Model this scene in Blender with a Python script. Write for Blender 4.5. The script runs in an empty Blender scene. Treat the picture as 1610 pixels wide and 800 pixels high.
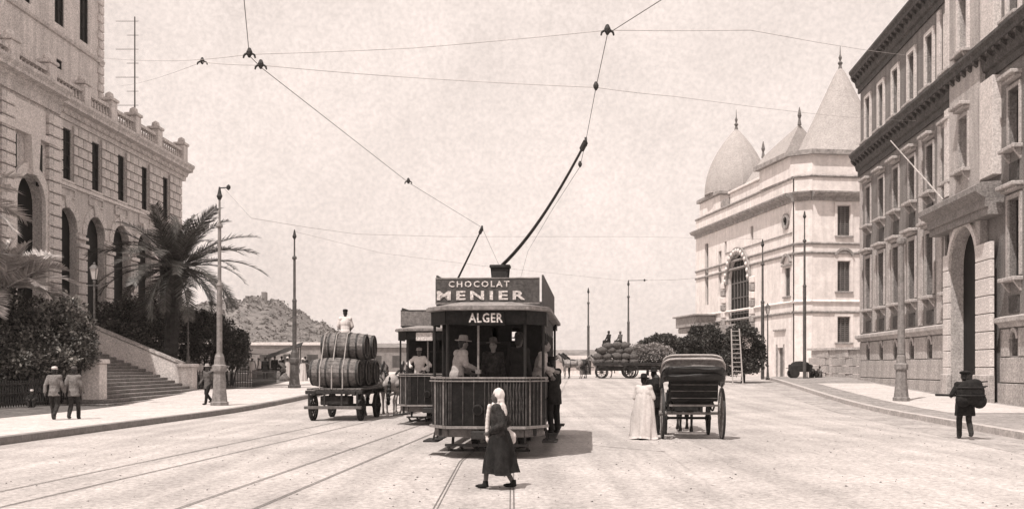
import bpy, bmesh, math, random
import numpy as np
from mathutils import Vector, Matrix
R = math.radians
random.seed(7)
rng = np.random.default_rng(7)
SC = bpy.context.scene
COL = SC.collection

# ---------------------------------------------------------------- camera, sky, sun, exposure
CAM_H = 1.85
cam = bpy.data.objects.new("camera", bpy.data.cameras.new("camera"))
COL.objects.link(cam)
cam.location = (0, 0, CAM_H)
cam.rotation_euler = (R(90), 0, 0)
cam.data.sensor_width = 36
cam.data.lens = 36.0
cam.data.shift_y = 177 / 1610
cam.data.clip_start = 0.1
cam.data.clip_end = 6000
SC.camera = cam

SUN_DIR = Vector((-0.27, -0.38, 0.885)).normalized()      # towards the sun
world = bpy.data.worlds.new("World")
SC.world = world
world.use_nodes = True
nt = world.node_tree
nt.nodes.clear()
w_out = nt.nodes.new("ShaderNodeOutputWorld")
w_bg = nt.nodes.new("ShaderNodeBackground")
w_sky = nt.nodes.new("ShaderNodeTexSky")
w_sky.sky_type = 'NISHITA'
w_sky.sun_disc = False
w_sky.sun_elevation = math.asin(SUN_DIR.z)
w_sky.sun_rotation = math.atan2(SUN_DIR.x, SUN_DIR.y)
w_sky.dust_density = 4.0
w_bw = nt.nodes.new("ShaderNodeRGBToBW")
w_veil = nt.nodes.new("ShaderNodeMix")            # thin bright overcast veil, even over the sky
w_veil.data_type = 'FLOAT'
w_veil.inputs[0].default_value = 0.86
w_veil.inputs[3].default_value = 8.0
w_co = nt.nodes.new("ShaderNodeTexCoord")
w_n = nt.nodes.new("ShaderNodeTexNoise")          # soft mottled cloud
w_n.inputs["Scale"].default_value = 5.0
w_n.inputs["Detail"].default_value = 12.0
w_n.inputs["Roughness"].default_value = 0.74
w_r = nt.nodes.new("ShaderNodeMapRange")
w_r.inputs["From Min"].default_value = 0.35
w_r.inputs["From Max"].default_value = 0.65
w_r.inputs["To Min"].default_value = 0.87
w_r.inputs["To Max"].default_value = 1.06
w_m = nt.nodes.new("ShaderNodeMath"); w_m.operation = 'MULTIPLY'
w_t = nt.nodes.new("ShaderNodeVectorMath"); w_t.operation = 'SCALE'
w_t.inputs[0].default_value = (1.0, 0.872, 0.808)
L = nt.links.new
L(w_sky.outputs[0], w_bw.inputs[0]); L(w_bw.outputs[0], w_veil.inputs[2])
L(w_co.outputs["Generated"], w_n.inputs["Vector"]); L(w_n.outputs["Fac"], w_r.inputs["Value"])
w_n2 = nt.nodes.new("ShaderNodeTexNoise"); w_n2.inputs["Scale"].default_value = 260.0; w_n2.inputs["Detail"].default_value = 3.0
w_r2 = nt.nodes.new("ShaderNodeMapRange"); w_r2.inputs["From Min"].default_value = 0.3; w_r2.inputs["From Max"].default_value = 0.7
w_r2.inputs["To Min"].default_value = 0.90; w_r2.inputs["To Max"].default_value = 1.06
w_m2 = nt.nodes.new("ShaderNodeMath"); w_m2.operation = 'MULTIPLY'
L(w_co.outputs["Generated"], w_n2.inputs["Vector"]); L(w_n2.outputs["Fac"], w_r2.inputs["Value"])
L(w_r.outputs[0], w_m2.inputs[0]); L(w_r2.outputs[0], w_m2.inputs[1])
L(w_veil.outputs[0], w_m.inputs[0]); L(w_m2.outputs[0], w_m.inputs[1])
L(w_m.outputs[0], w_t.inputs["Scale"]); L(w_t.outputs[0], w_bg.inputs["Color"])
w_bg.inputs["Strength"].default_value = 0.139
L(w_bg.outputs[0], w_out.inputs[0])

sun = bpy.data.objects.new("sun", bpy.data.lights.new("sun", 'SUN'))
COL.objects.link(sun)
sun.data.energy = 5.0
sun.data.angle = R(0.5)
sun.data.color = (1.0, 0.93, 0.87)
sun.rotation_euler = (-SUN_DIR).to_track_quat('-Z', 'Y').to_euler()

vs = SC.view_settings
vs.view_transform = 'Standard'; vs.look = 'None'
vs.exposure = 0.0; vs.gamma = 1.0; vs.use_curve_mapping = False
SC.cycles.max_bounces = 6
SC.cycles.volume_bounces = 0

# ---------------------------------------------------------------- materials
TINT = (1.0, 0.93, 0.90)
MATS = {}
def mat(name, v, rough=0.85, lo=0.65, hi=1.25, scale=3.0, grit=0.25, gscale=40.0, bump=0.3, metal=0.0, spec=0.3, island=0.0, coord="Object", tint=TINT, streak=0.0, sdir=(1.6,1.6,0.12)):
    """one toned mineral/paint/cloth surface: v albedo, broad mottling lo..hi, fine grit, small relief"""
    if name in MATS: return MATS[name]
    m = bpy.data.materials.new(name); m.use_nodes = True
    n = m.node_tree.nodes; l = m.node_tree.links.new
    b = n["Principled BSDF"]
    b.inputs["Roughness"].default_value = rough
    b.inputs["Metallic"].default_value = metal
    b.inputs["Specular IOR Level"].default_value = spec
    co = n.new("ShaderNodeTexCoord")
    n1 = n.new("ShaderNodeTexNoise"); n1.inputs["Scale"].default_value = scale; n1.inputs["Detail"].default_value = 6; n1.inputs["Roughness"].default_value = 0.65
    n2 = n.new("ShaderNodeTexNoise"); n2.inputs["Scale"].default_value = gscale*0.45; n2.inputs["Detail"].default_value = 7; n2.inputs["Roughness"].default_value = 0.82
    l(co.outputs[coord], n1.inputs["Vector"]); l(co.outputs[coord], n2.inputs["Vector"])
    r1 = n.new("ShaderNodeMapRange"); r1.inputs["From Min"].default_value = 0.3; r1.inputs["From Max"].default_value = 0.7
    r1.inputs["To Min"].default_value = lo; r1.inputs["To Max"].default_value = hi
    r2 = n.new("ShaderNodeMapRange"); r2.inputs["From Min"].default_value = 0.38; r2.inputs["From Max"].default_value = 0.62
    r2.inputs["To Min"].default_value = 1 - grit; r2.inputs["To Max"].default_value = 1 + grit
    l(n1.outputs["Fac"], r1.inputs["Value"]); l(n2.outputs["Fac"], r2.inputs["Value"])
    mu = n.new("ShaderNodeMath"); mu.operation = 'MULTIPLY'
    l(r1.outputs[0], mu.inputs[0]); l(r2.outputs[0], mu.inputs[1])
    last = mu.outputs[0]
    if streak:
        mp = n.new("ShaderNodeMapping"); mp.inputs["Scale"].default_value = sdir
        n3 = n.new("ShaderNodeTexNoise"); n3.inputs["Scale"].default_value = 1.5; n3.inputs["Detail"].default_value = 5
        l(co.outputs[coord], mp.inputs[0]); l(mp.outputs[0], n3.inputs["Vector"])
        r3 = n.new("ShaderNodeMapRange"); r3.inputs["From Min"].default_value = 0.35; r3.inputs["From Max"].default_value = 0.65
        r3.inputs["To Min"].default_value = 1 - streak; r3.inputs["To Max"].default_value = 1 + streak * 0.5
        l(n3.outputs["Fac"], r3.inputs["Value"])
        m3 = n.new("ShaderNodeMath"); m3.operation = 'MULTIPLY'; l(last, m3.inputs[0]); l(r3.outputs[0], m3.inputs[1]); last = m3.outputs[0]
    if island:
        g = n.new("ShaderNodeNewGeometry")
        r4 = n.new("ShaderNodeMapRange"); r4.inputs["To Min"].default_value = 1 - island; r4.inputs["To Max"].default_value = 1 + island
        l(g.outputs["Random Per Island"], r4.inputs["Value"])
        m4 = n.new("ShaderNodeMath"); m4.operation = 'MULTIPLY'; l(last, m4.inputs[0]); l(r4.outputs[0], m4.inputs[1]); last = m4.outputs[0]
    sc = n.new("ShaderNodeVectorMath"); sc.operation = 'SCALE'
    sc.inputs[0].default_value = (v * tint[0], v * tint[1], v * tint[2])
    l(last, sc.inputs["Scale"]); l(sc.outputs[0], b.inputs["Base Color"])
    if bump:
        bp = n.new("ShaderNodeBump"); bp.inputs["Strength"].default_value = bump; bp.inputs["Distance"].default_value = 0.03
        l(mu.outputs[0], bp.inputs["Height"]); l(bp.outputs[0], b.inputs["Normal"])
    MATS[name] = m
    return m

M_ROAD  = mat("dusty macadam", 0.42, lo=0.74, hi=1.14, scale=0.32, grit=0.36, gscale=20, bump=0.15, rough=0.95, streak=0.17, sdir=(1.1,0.06,1))
M_PAVE  = mat("pale pavement", 0.5, lo=0.85, hi=1.12, scale=0.8, grit=0.24, gscale=12, rough=0.95)
M_EARTH = mat("trodden earth", 0.13, lo=0.6, hi=1.3, scale=1.2, grit=0.45, gscale=14, bump=0.6, rough=1)
M_KERBP = mat("pale sunlit kerb", .44, lo=.8, hi=1.15, scale=2, grit=.3, gscale=20)  # right kerb: its sunlit brightness is put into the colour
M_KERB  = mat("shaded kerb", 0.22, lo=0.8, hi=1.15, scale=2, grit=0.2, gscale=20)  # left kerb: darkened in colour for its shaded face
M_RAIL  = mat("worn rail steel", 0.2, rough=0.5, metal=0.4, spec=0.5, scale=2, grit=0.2)
M_STONE = mat("grey cut stone", 0.50, lo=0.88, hi=1.08, scale=1.6, grit=0.50, gscale=26, streak=0.20, bump=0.1)
M_STONE2= mat("weathered stone facing", 0.56, lo=0.88, hi=1.08, scale=1.6, grit=0.46, gscale=26, streak=0.16, bump=0.1)
M_STEP  = mat("dark shaded step stone", 0.19, lo=0.7, hi=1.25, scale=1.5, grit=0.5, gscale=26, bump=0.2)  # shade over the steps is put into this darker colour
M_RBM   = mat("stained ledge stone", 0.22, lo=0.75, hi=1.2, scale=1.5, grit=0.45, gscale=24, bump=0.1)
M_PALE  = mat("pale stone trim", 0.60, lo=0.85, hi=1.08, scale=1.5, grit=0.34, gscale=24, bump=0.1)
M_RBW   = mat("brown roughcast wall", 0.20, lo=0.85, hi=1.12, scale=1.0, grit=0.50, gscale=26, streak=0.22, bump=0.1)
M_RBT   = mat("buff stone dressing", 0.42, lo=0.85, hi=1.1, scale=1.3, grit=0.42, gscale=26, streak=0.2, bump=0.1)
M_RBC   = mat("dark cornice stone and apron shade", 0.075, lo=0.6, hi=1.35, scale=2.2, grit=0.55, gscale=20, bump=0.2)  # dark tone for cornices; on aprons it stands for shade
M_RBB   = mat("grey base ashlar", 0.40, lo=0.85, hi=1.1, scale=1.2, grit=0.45, gscale=24, streak=.15, bump=0.1)
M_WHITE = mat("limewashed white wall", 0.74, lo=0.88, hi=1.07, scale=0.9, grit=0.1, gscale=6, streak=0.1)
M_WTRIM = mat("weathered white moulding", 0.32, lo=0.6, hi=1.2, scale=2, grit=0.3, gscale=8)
M_SLATE = mat("haze-paled slate", 0.37, lo=0.88, hi=1.08, scale=1.5, grit=0.25, gscale=16, bump=0.1)  # lightened so domes and roof look faded by haze
M_GLASS = mat("dark glass and arch shade", 0.008, rough=0.5, lo=0.6, hi=1.5, scale=1.5, grit=0.2, bump=0.05, spec=0.12)  # window glass, also the painted dark depth behind arches
M_SHUT  = mat("grey shutter paint", 0.13, lo=0.8, hi=1.2, scale=2, grit=0.2, gscale=15)
M_WOODD = mat("dark old timber", 0.028, lo=0.6, hi=1.5, scale=3, grit=0.4, gscale=25)
M_WOOD  = mat("weathered timber", 0.12, lo=0.6, hi=1.4, scale=3, grit=0.35, gscale=25)
M_WOODL = mat("bleached timber", 0.4, lo=0.8, hi=1.15, scale=4, grit=0.2)
M_BARREL= mat("barrel staves", 0.17, lo=0.55, hi=1.35, scale=2.5, grit=0.4, gscale=18, island=0.22)
M_IRON  = mat("black cast iron", 0.018, rough=0.55, lo=0.6, hi=1.5, scale=4, grit=0.3, spec=0.4)
M_IRONG = mat("grey painted iron", 0.09, rough=0.6, lo=0.6, hi=1.3, scale=3, grit=0.35, gscale=20)
M_IRONL = mat("pale painted iron", 0.22, rough=0.6, lo=0.7, hi=1.2, scale=3, grit=0.3, gscale=20)
M_TRAM  = mat("dark tram paint", 0.006, rough=0.5, lo=0.4, hi=2.6, scale=5, grit=0.7, gscale=30, spec=0.18, bump=0.12)  # strong mottle: weathered paint, with speckled highlights put into the colour
M_TRAM2 = mat("tram frame paint", 0.013, rough=0.5, lo=0.6, hi=1.5, scale=4, grit=0.35, gscale=30, bump=0.12)
M_RIB   = mat("worn rib paint", 0.04, rough=0.5, lo=0.4, hi=1.9, scale=6, grit=0.5, gscale=30, bump=0.1)
M_TRIM  = mat("worn light tram moulding", 0.22, rough=0.5, lo=0.6, hi=1.2, scale=5, grit=0.3)
M_ROOF  = mat("canvas tram roof", 0.24, lo=0.7, hi=1.2, scale=3, grit=0.25)
M_SIGN  = mat("dark sign board", 0.065, rough=0.6, lo=0.7, hi=1.3, scale=3, grit=0.4, gscale=25)
M_SIGNG = mat("blank grey sign board", 0.16, rough=0.6, lo=0.7, hi=1.3, scale=3, grit=0.4, gscale=25)
M_LETT  = mat("cream lettering", 0.60, rough=0.6, lo=0.55, hi=1.1, scale=14, grit=0.45, gscale=60, bump=0)
M_LAMP  = mat("frosted lamp glass", 0.5, rough=0.3, lo=0.8, hi=1.1, grit=0.1, bump=0)
M_LEAF  = mat("dark shrub leaves", 0.07, rough=0.6, lo=0.45, hi=1.8, scale=1.1, grit=0.3, gscale=6, island=0.88, bump=0, tint=(1, .95, .88))
M_LEAFL = mat("pale shrub leaves", 0.13, rough=0.6, lo=0.45, hi=1.7, scale=1.2, grit=0.3, gscale=6, island=0.88, bump=0, tint=(1, .95, .88))
M_LEAFD = mat("dense ficus leaves", 0.042, rough=0.6, lo=0.5, hi=1.7, scale=1.3, grit=0.3, gscale=6, island=0.88, bump=0, tint=(1, .95, .88))
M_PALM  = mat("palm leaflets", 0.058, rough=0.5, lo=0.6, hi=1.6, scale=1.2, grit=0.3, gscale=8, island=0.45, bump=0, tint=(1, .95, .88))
M_PALML = mat("pale frond leaflets", 0.38, rough=0.5, lo=0.6, hi=1.4, scale=1.2, grit=0.3, gscale=8, island=0.35, bump=0)  # paler leaflet tone for the two left palms
M_BARK  = mat("rough bark", 0.035, lo=0.5, hi=1.5, scale=4, grit=0.4, gscale=14, bump=0.8)
M_HILL  = mat("scrub hillside", 0.145, lo=0.55, hi=1.3, scale=0.05, grit=0.5, gscale=0.5, bump=0)
M_HSCRUB= mat("hillside scrub leaves", 0.135, lo=0.7, hi=1.4, scale=0.1, grit=0.3, island=0.5, bump=0)
M_FAR   = mat("faded far masonry", 0.2, lo=0.75, hi=1.15, scale=0.4, grit=0.3, gscale=2)
M_FARD  = mat("far shaded opening", 0.06, lo=0.7, hi=1.2, scale=1, grit=0.3, gscale=2)
M_SKIN  = mat("tanned skin", 0.17, rough=0.55, lo=0.85, hi=1.15, scale=9, grit=0.1, bump=0.05)
M_SKIND = mat("weathered skin", 0.08, rough=0.55, lo=0.85, hi=1.15, scale=9, grit=0.1, bump=0.05)
M_HAIR  = mat("dark hair", 0.012, rough=0.5, lo=0.6, hi=1.6, scale=20, grit=0.3)
M_CBLK  = mat("black cloth", 0.01, rough=0.95, lo=0.55, hi=2.0, scale=7, grit=0.35, gscale=60)
M_CDRK  = mat("dark patterned cloth", 0.022, rough=0.95, lo=0.35, hi=2.1, scale=14, grit=0.5, gscale=50)
M_CMID  = mat("grey wool cloth", 0.1, rough=0.95, lo=0.7, hi=1.3, scale=8, grit=0.35, gscale=50)
M_CTAN  = mat("faded tan cloth", 0.17, rough=0.95, lo=0.65, hi=1.3, scale=7, grit=0.35, gscale=50)
M_CLGT  = mat("pale linen cloth", 0.34, rough=0.95, lo=0.75, hi=1.15, scale=8, grit=0.2, gscale=50)
M_CWHT  = mat("white cotton cloth", 0.6, rough=0.95, lo=0.86, hi=1.06, scale=7, grit=0.1, gscale=40)
M_LEATH = mat("black leather", 0.012, rough=0.45, lo=0.6, hi=1.8, scale=6, grit=0.3, spec=0.4)
M_HGREY = mat("grey horse coat", 0.25, rough=0.7, lo=0.5, hi=1.3, scale=4, grit=0.2, bump=0.1)
M_HDARK = mat("dark bay horse coat", 0.025, rough=0.6, lo=0.6, hi=1.5, scale=4, grit=0.2, bump=0.1)
M_HWHT  = mat("white horse coat", 0.42, rough=0.7, lo=0.7, hi=1.15, scale=4, grit=0.2, bump=0.1)
M_SACK  = mat("hessian sacking", 0.15, rough=1, lo=0.6, hi=1.3, scale=5, grit=0.35, gscale=40)
M_HAY   = mat("dry brushwood", 0.08, rough=1, lo=0.5, hi=1.5, scale=3, grit=0.4, gscale=20, island=0.5)
M_WIRE  = mat("tarred wire", 0.11, rough=0.7, grit=0.1, bump=0)
M_WIREF = mat("grey galvanised wire", 0.34, rough=0.6, grit=0.1, bump=0)

# ---------------------------------------------------------------- helpers
F = 1610.0
def P(px, py, d):            # a sight line of the calibrated camera at depth d -> a point of the place
    return Vector(((px - 805) / F * d, d, CAM_H + (577 - py) / F * d))
def Wz(px, py, z=6.2):       # the point of that sight line at height z
    d = (z - CAM_H) * F / (577 - py)
    return Vector(((px - 805) / F * d, d, z))
def sstep(t):
    t = max(0.0, min(1.0, t)); return t * t * (3 - 2 * t)
def gz(y): return 1.0 * sstep((y - 38) / 46.0)

class MB:
    def __init__(s): s.v = []; s.f = []
    def add(s, vs, fs):
        o = len(s.v); s.v.extend([tuple(p) for p in vs]); s.f.extend([tuple(i + o for i in f) for f in fs]); return s
    def box(s, x0, x1, y0, y1, z0, z1):
        return s.add([(x0,y0,z0),(x1,y0,z0),(x1,y1,z0),(x0,y1,z0),(x0,y0,z1),(x1,y0,z1),(x1,y1,z1),(x0,y1,z1)],
                     [(0,3,2,1),(4,5,6,7),(0,1,5,4),(1,2,6,5),(2,3,7,6),(3,0,4,7)])
    def bbox(s, x0, x1, y0, y1, z0, z1, b=0.02):     # box with its long edges chamfered (all 12, cheap)
        bm = bmesh.new(); bmesh.ops.create_cube(bm, size=1)
        for v in bm.verts:
            v.co = Vector(((x0+x1)/2 + v.co.x*(x1-x0), (y0+y1)/2 + v.co.y*(y1-y0), (z0+z1)/2 + v.co.z*(z1-z0)))
        bmesh.ops.bevel(bm, geom=bm.edges[:], offset=b, segments=1, affect='EDGES')
        bm.verts.index_update()
        s.add([v.co[:] for v in bm.verts], [[v.index for v in f.verts] for f in bm.faces]); bm.free(); return s
    def beam(s, p0, p1, w, h=None, up=(0,0,1)):
        p0, p1 = Vector(p0), Vector(p1); h = h or w
        d = (p1 - p0).normalized(); u = Vector(up)
        if abs(d.dot(u)) > 0.97: u = Vector((0,1,0))
        x = d.cross(u).normalized() * w / 2; y = x.normalized().cross(d).normalized() * h / 2
        vs = [p + a*x + b*y for p in (p0, p1) for a, b in ((-1,-1),(1,-1),(1,1),(-1,1))]
        return s.add(vs, [(3,2,1,0),(4,5,6,7),(0,1,5,4),(1,2,6,5),(2,3,7,6),(3,0,4,7)])
    def cyl(s, p0, p1, r0, r1=None, n=8, caps=True):
        p0, p1 = Vector(p0), Vector(p1); r1 = r0 if r1 is None else r1
        d = (p1 - p0).normalized(); u = Vector((0,0,1)) if abs(d.z) < 0.95 else Vector((1,0,0))
        x = d.cross(u).normalized(); y = d.cross(x).normalized()
        vs = []
        for p, r in ((p0, r0), (p1, r1)):
            for i in range(n):
                a = 2*math.pi*i/n; vs.append(p + x*math.cos(a)*r + y*math.sin(a)*r)
        fs = [(i, i+n, (i+1) % n + n, (i+1) % n) for i in range(n)]
        if caps: fs += [tuple(range(n)), tuple(reversed(range(n, 2*n)))]
        return s.add(vs, fs)
    def tube(s, pts, r, n=6):
        for a, b in zip(pts[:-1], pts[1:]): s.cyl(a, b, r, r, n, True)
        return s
    def lathe(s, prof, n=12, c=(0,0,0), sx=1, sy=1, rot=0.0):
        vs, fs = [], []
        for r, z in prof:
            for i in range(n):
                a = 2*math.pi*i/n + rot; vs.append((c[0]+r*math.cos(a)*sx, c[1]+r*math.sin(a)*sy, c[2]+z))
        for k in range(len(prof)-1):
            for i in range(n):
                j = (i+1) % n; fs.append((k*n+i, k*n+j, (k+1)*n+j, (k+1)*n+i))
        fs.append(tuple(reversed(range(n)))); fs.append(tuple(range((len(prof)-1)*n, len(prof)*n)))
        return s.add(vs, fs)
    def ball(s, c, rx, ry=None, rz=None, n=10, m=7, rot=None):
        ry = rx if ry is None else ry; rz = rx if rz is None else rz
        vs = [(0,0,-1)]; fs = []
        for k in range(1, m):
            t = -math.pi/2 + math.pi*k/m
            for i in range(n):
                a = 2*math.pi*i/n; vs.append((math.cos(t)*math.cos(a), math.cos(t)*math.sin(a), math.sin(t)))
        vs.append((0,0,1)); top = len(vs)-1
        for i in range(n):
            j = (i+1) % n
            fs.append((0, 1+j, 1+i)); fs.append((top, top-n+i, top-n+j))
            for k in range(m-2): fs.append((1+k*n+i, 1+k*n+j, 1+(k+1)*n+j, 1+(k+1)*n+i))
        out = []
        for p in vs:
            q = Vector((p[0]*rx, p[1]*ry, p[2]*rz))
            if rot is not None: q = rot @ q
            out.append(Vector(c) + q)
        return s.add(out, fs)
    def prism(s, poly, y0, y1):      # polygon in (x,z), counter-clockwise seen from -y, extruded in y
        n = len(poly); vs = [(x,y0,z) for x,z in poly] + [(x,y1,z) for x,z in poly]
        fs = [tuple(range(n)), tuple(reversed(range(n,2*n)))] + [(i,i+n,(i+1)%n+n,(i+1)%n) for i in range(n)]
        return s.add(vs, fs)
    def prismx(s, poly, x0, x1):     # polygon in (y,z) extruded in x
        n = len(poly); vs = [(x0,y,z) for y,z in poly] + [(x1,y,z) for y,z in poly]
        fs = [tuple(reversed(range(n))), tuple(range(n,2*n))] + [(i,(i+1)%n,(i+1)%n+n,i+n) for i in range(n)]
        return s.add(vs, fs)
    def mesh(s, name):
        me = bpy.data.meshes.new(name); me.from_pydata(s.v, [], s.f); me.update(); return me
    def build(s, name, m, parent=None, smooth=False, loc=None, label=None, kind=None):
        return link(name, s.mesh(name), m, parent, smooth, loc, label, kind)

def link(name, me, m, parent=None, smooth=False, loc=None, label=None, kind=None):
    if m is not None and not me.materials: me.materials.append(m)
    if smooth: me.polygons.foreach_set("use_smooth", [True]*len(me.polygons))
    o = bpy.data.objects.new(name, me); COL.objects.link(o)
    if parent is not None: o.parent = parent
    if loc is not None: o.location = loc
    if label: o["label"] = label
    if kind: o["kind"] = kind
    return o
def fix_normals(me):
    bm = bmesh.new(); bm.from_mesh(me); bmesh.ops.recalc_face_normals(bm, faces=bm.faces[:]); bm.to_mesh(me); bm.free()
def tag(o, label, cat, group=None):
    o["label"] = label; o["category"] = cat
    if group: o["group"] = group
    return o
def thing(name, label, cat, loc=(0,0,0), rz=0.0, group=None, rot=None):
    o = bpy.data.objects.new(name, None); COL.objects.link(o); o.empty_display_size = 0.2
    o.location = loc; o.rotation_euler = rot if rot is not None else (0,0,rz)
    return tag(o, label, cat, group)
def put(src, loc, parent=None, rz=None, scale=None):     # one more of an alike piece, sharing its mesh
    c = src.copy(); COL.objects.link(c); c.location = loc
    if parent is not None: c.parent = parent
    if rz is not None: c.rotation_euler = (0,0,rz)
    if scale is not None: c.scale = scale
    for ch in list(src.children):
        d = ch.copy(); COL.objects.link(d); d.parent = c
    return c
KIDS = {}
def copy_tree(o, loc=None, rz=None, label=None, parent=None, scale=None):
    c = o.copy(); COL.objects.link(c)
    if parent is not None: c.parent = parent
    if loc is not None: c.location = loc
    if rz is not None: c.rotation_euler[2] = rz
    if scale is not None: c.scale = scale
    if label: c["label"] = label
    for ch in list(o.children): copy_tree(ch, parent=c)
    return c
def structure(name, mb, m): return mb.build(name, m, kind="structure")

_bake = bpy.data.scenes.new("bake")
from mathutils import noise as mnoise
def remesh(mb, voxel, smooth=3, name="body", crumple=0.0, freq=9.0):
    """one continuous skin over overlapping volumes"""
    me = mb.mesh(name); o = bpy.data.objects.new("tmp", me); _bake.collection.objects.link(o)
    md = o.modifiers.new("r", 'REMESH'); md.mode = 'VOXEL'; md.voxel_size = voxel; md.use_smooth_shade = True
    if smooth:
        sm = o.modifiers.new("s", 'SMOOTH'); sm.iterations = smooth; sm.factor = 0.5
    vl = _bake.view_layers[0]; vl.update()
    out = bpy.data.meshes.new_from_object(o.evaluated_get(vl.depsgraph))
    out.name = name
    if crumple:
        nv = len(out.vertices); co = np.empty(nv*3, np.float32); out.vertices.foreach_get("co", co); co = co.reshape(-1,3)
        no = np.empty(nv*3, np.float32); out.vertex_normals.foreach_get("vector", no); no = no.reshape(-1,3)
        r_ = np.random.default_rng(nv); k = np.zeros(nv)
        for i in range(14):
            w_ = r_.normal(size=3)*freq*(1+i*.22)*np.array([1,1,.55]); k += np.sin(co@w_ + r_.random()*6.28)/(1+i*.16)
        co += no*(k*crumple*.16)[:,None]
        out.vertices.foreach_set("co", co.reshape(-1)); out.update()
    bpy.data.objects.remove(o); bpy.data.meshes.remove(me)
    out.polygons.foreach_set("use_smooth", [True]*len(out.polygons))
    return out

def leaf_mesh(name, pts, nrm, size, aspect=0.5, jitter=0.5):
    """pointed leaf quads at points (numpy arrays)"""
    n = len(pts)
    d = rng.normal(size=(n,3)); d /= np.linalg.norm(d, axis=1)[:,None] + 1e-9
    d = d + nrm * 0.5; d /= np.linalg.norm(d, axis=1)[:,None] + 1e-9
    h = rng.normal(size=(n,3)); s = np.cross(d, h); s /= np.linalg.norm(s, axis=1)[:,None] + 1e-9
    L_ = (size * (1 + jitter*(rng.random(n)*2-1)))[:,None]
    v = np.empty((n,4,3))
    v[:,0] = pts - d*L_*0.5; v[:,2] = pts + d*L_*0.5
    v[:,1] = pts + s*L_*aspect*0.5; v[:,3] = pts - s*L_*aspect*0.5
    me = bpy.data.meshes.new(name)
    me.vertices.add(n*4); me.vertices.foreach_set("co", v.reshape(-1).astype(np.float32))
    me.loops.add(n*4); me.loops.foreach_set("vertex_index", np.arange(n*4, dtype=np.int32))
    me.polygons.add(n); me.polygons.foreach_set("loop_start", np.arange(0,n*4,4,dtype=np.int32))
    me.polygons.foreach_set("loop_total", np.full(n,4,dtype=np.int32))
    me.update(calc_edges=True); return me
def lump_leaves(name, lumps, density, size, aspect=0.55, up=0.25):
    """leaves through a union of ellipsoid lumps (c, rx, ry, rz), thicker towards each lump's skin"""
    P_, N_ = [], []
    for (c, rx, ry, rz) in lumps:
        k = int(density * (rx*ry + ry*rz + rx*rz) * 4.2)
        q = rng.normal(size=(k,3)); q /= np.linalg.norm(q, axis=1)[:,None]
        q[:,2] = np.where(q[:,2] < -0.55, -q[:,2], q[:,2])
        r = 1 - 0.38*rng.random(k)**1.7 + 0.10*rng.normal(size=k)
        P_.append(np.array(c) + q*r[:,None]*np.array([rx,ry,rz])); N_.append(q + np.array([0,0,up]))
    return leaf_mesh(name, np.concatenate(P_), np.concatenate(N_), size, aspect)
def lumps_in(cx, cy, cz, rx, ry, rz, n, rmin=0.28, rmax=0.48):
    out = []
    for i in range(n):
        a = random.random()*2*math.pi; t = math.asin(random.uniform(-0.6, 1)); k = random.uniform(0.45, 0.8)
        q = random.uniform(rmin, rmax)
        out.append(((cx+rx*k*math.cos(t)*math.cos(a), cy+ry*k*math.cos(t)*math.sin(a), cz+rz*k*math.sin(t)), rx*q, ry*q, rz*q*1.05))
    out.append(((cx,cy,cz), rx*0.62, ry*0.62, rz*0.62))
    return out
def wall_sheet(U0, U1, Z0, Z1, ops, depth, mb=None):
    """wall face at y=0 with real openings: ops = (u centre, width, z0, z1, arched); arched: z1 is the springing"""
    mb = mb or MB(); rects = []
    for (u,w,z0,z1,ar) in ops: rects.append((u-w/2, u+w/2, z0, z1 + (w/2 if ar else 0)))
    us = sorted({U0,U1} | {round(r[0],5) for r in rects} | {round(r[1],5) for r in rects})
    zs = sorted({Z0,Z1} | {round(r[2],5) for r in rects} | {round(r[3],5) for r in rects})
    for a,b in zip(us[:-1],us[1:]):
        if a < U0-1e-6 or b > U1+1e-6: continue
        run = None
        for c,d in zip(zs[:-1],zs[1:]):
            if c < Z0-1e-6 or d > Z1+1e-6: continue
            mu_,mz = (a+b)/2,(c+d)/2
            if any(r[0]<mu_<r[1] and r[2]<mz<r[3] for r in rects): continue
            mb.add([(a,0,c),(b,0,c),(b,0,d),(a,0,d)], [(0,1,2,3)])
    for (u,w,z0,z1,ar) in ops:
        l,r = u-w/2, u+w/2
        mb.add([(l,0,z0),(r,0,z0),(r,depth,z0),(l,depth,z0)], [(0,1,2,3)][::-1])
        mb.add([(l,0,z0),(l,depth,z0),(l,depth,z1),(l,0,z1)], [(0,1,2,3)])
        mb.add([(r,0,z0),(r,0,z1),(r,depth,z1),(r,depth,z0)], [(0,1,2,3)])
        if not ar:
            mb.add([(l,0,z1),(l,depth,z1),(r,depth,z1),(r,0,z1)], [(0,1,2,3)])
        else:
            n = 14; R_ = w/2; T = z1 + R_
            pt = [(u - R_*math.cos(math.pi*i/n), z1 + R_*math.sin(math.pi*i/n)) for i in range(n+1)]
            for i in range(n):
                (a,b),(c,d) = pt[i],pt[i+1]
                mb.add([(a,0,b),(c,0,d),(c,0,T),(a,0,T)], [(0,1,2,3)])
                mb.add([(a,0,b),(a,depth,b),(c,depth,d),(c,0,d)], [(0,1,2,3)])
    return mb
def arch_ring(u, zs, r0, r1, y0, y1, n=14, a0=0, a1=math.pi):
    mb = MB()
    for i in range(n):
        s, e = a0+(a1-a0)*i/n, a0+(a1-a0)*(i+1)/n
        p = [(u-r*math.cos(a), zs+r*math.sin(a)) for r,a in ((r0,s),(r1,s),(r1,e),(r0,e))]
        mb.prism(p, y0, y1)
    return mb
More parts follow.
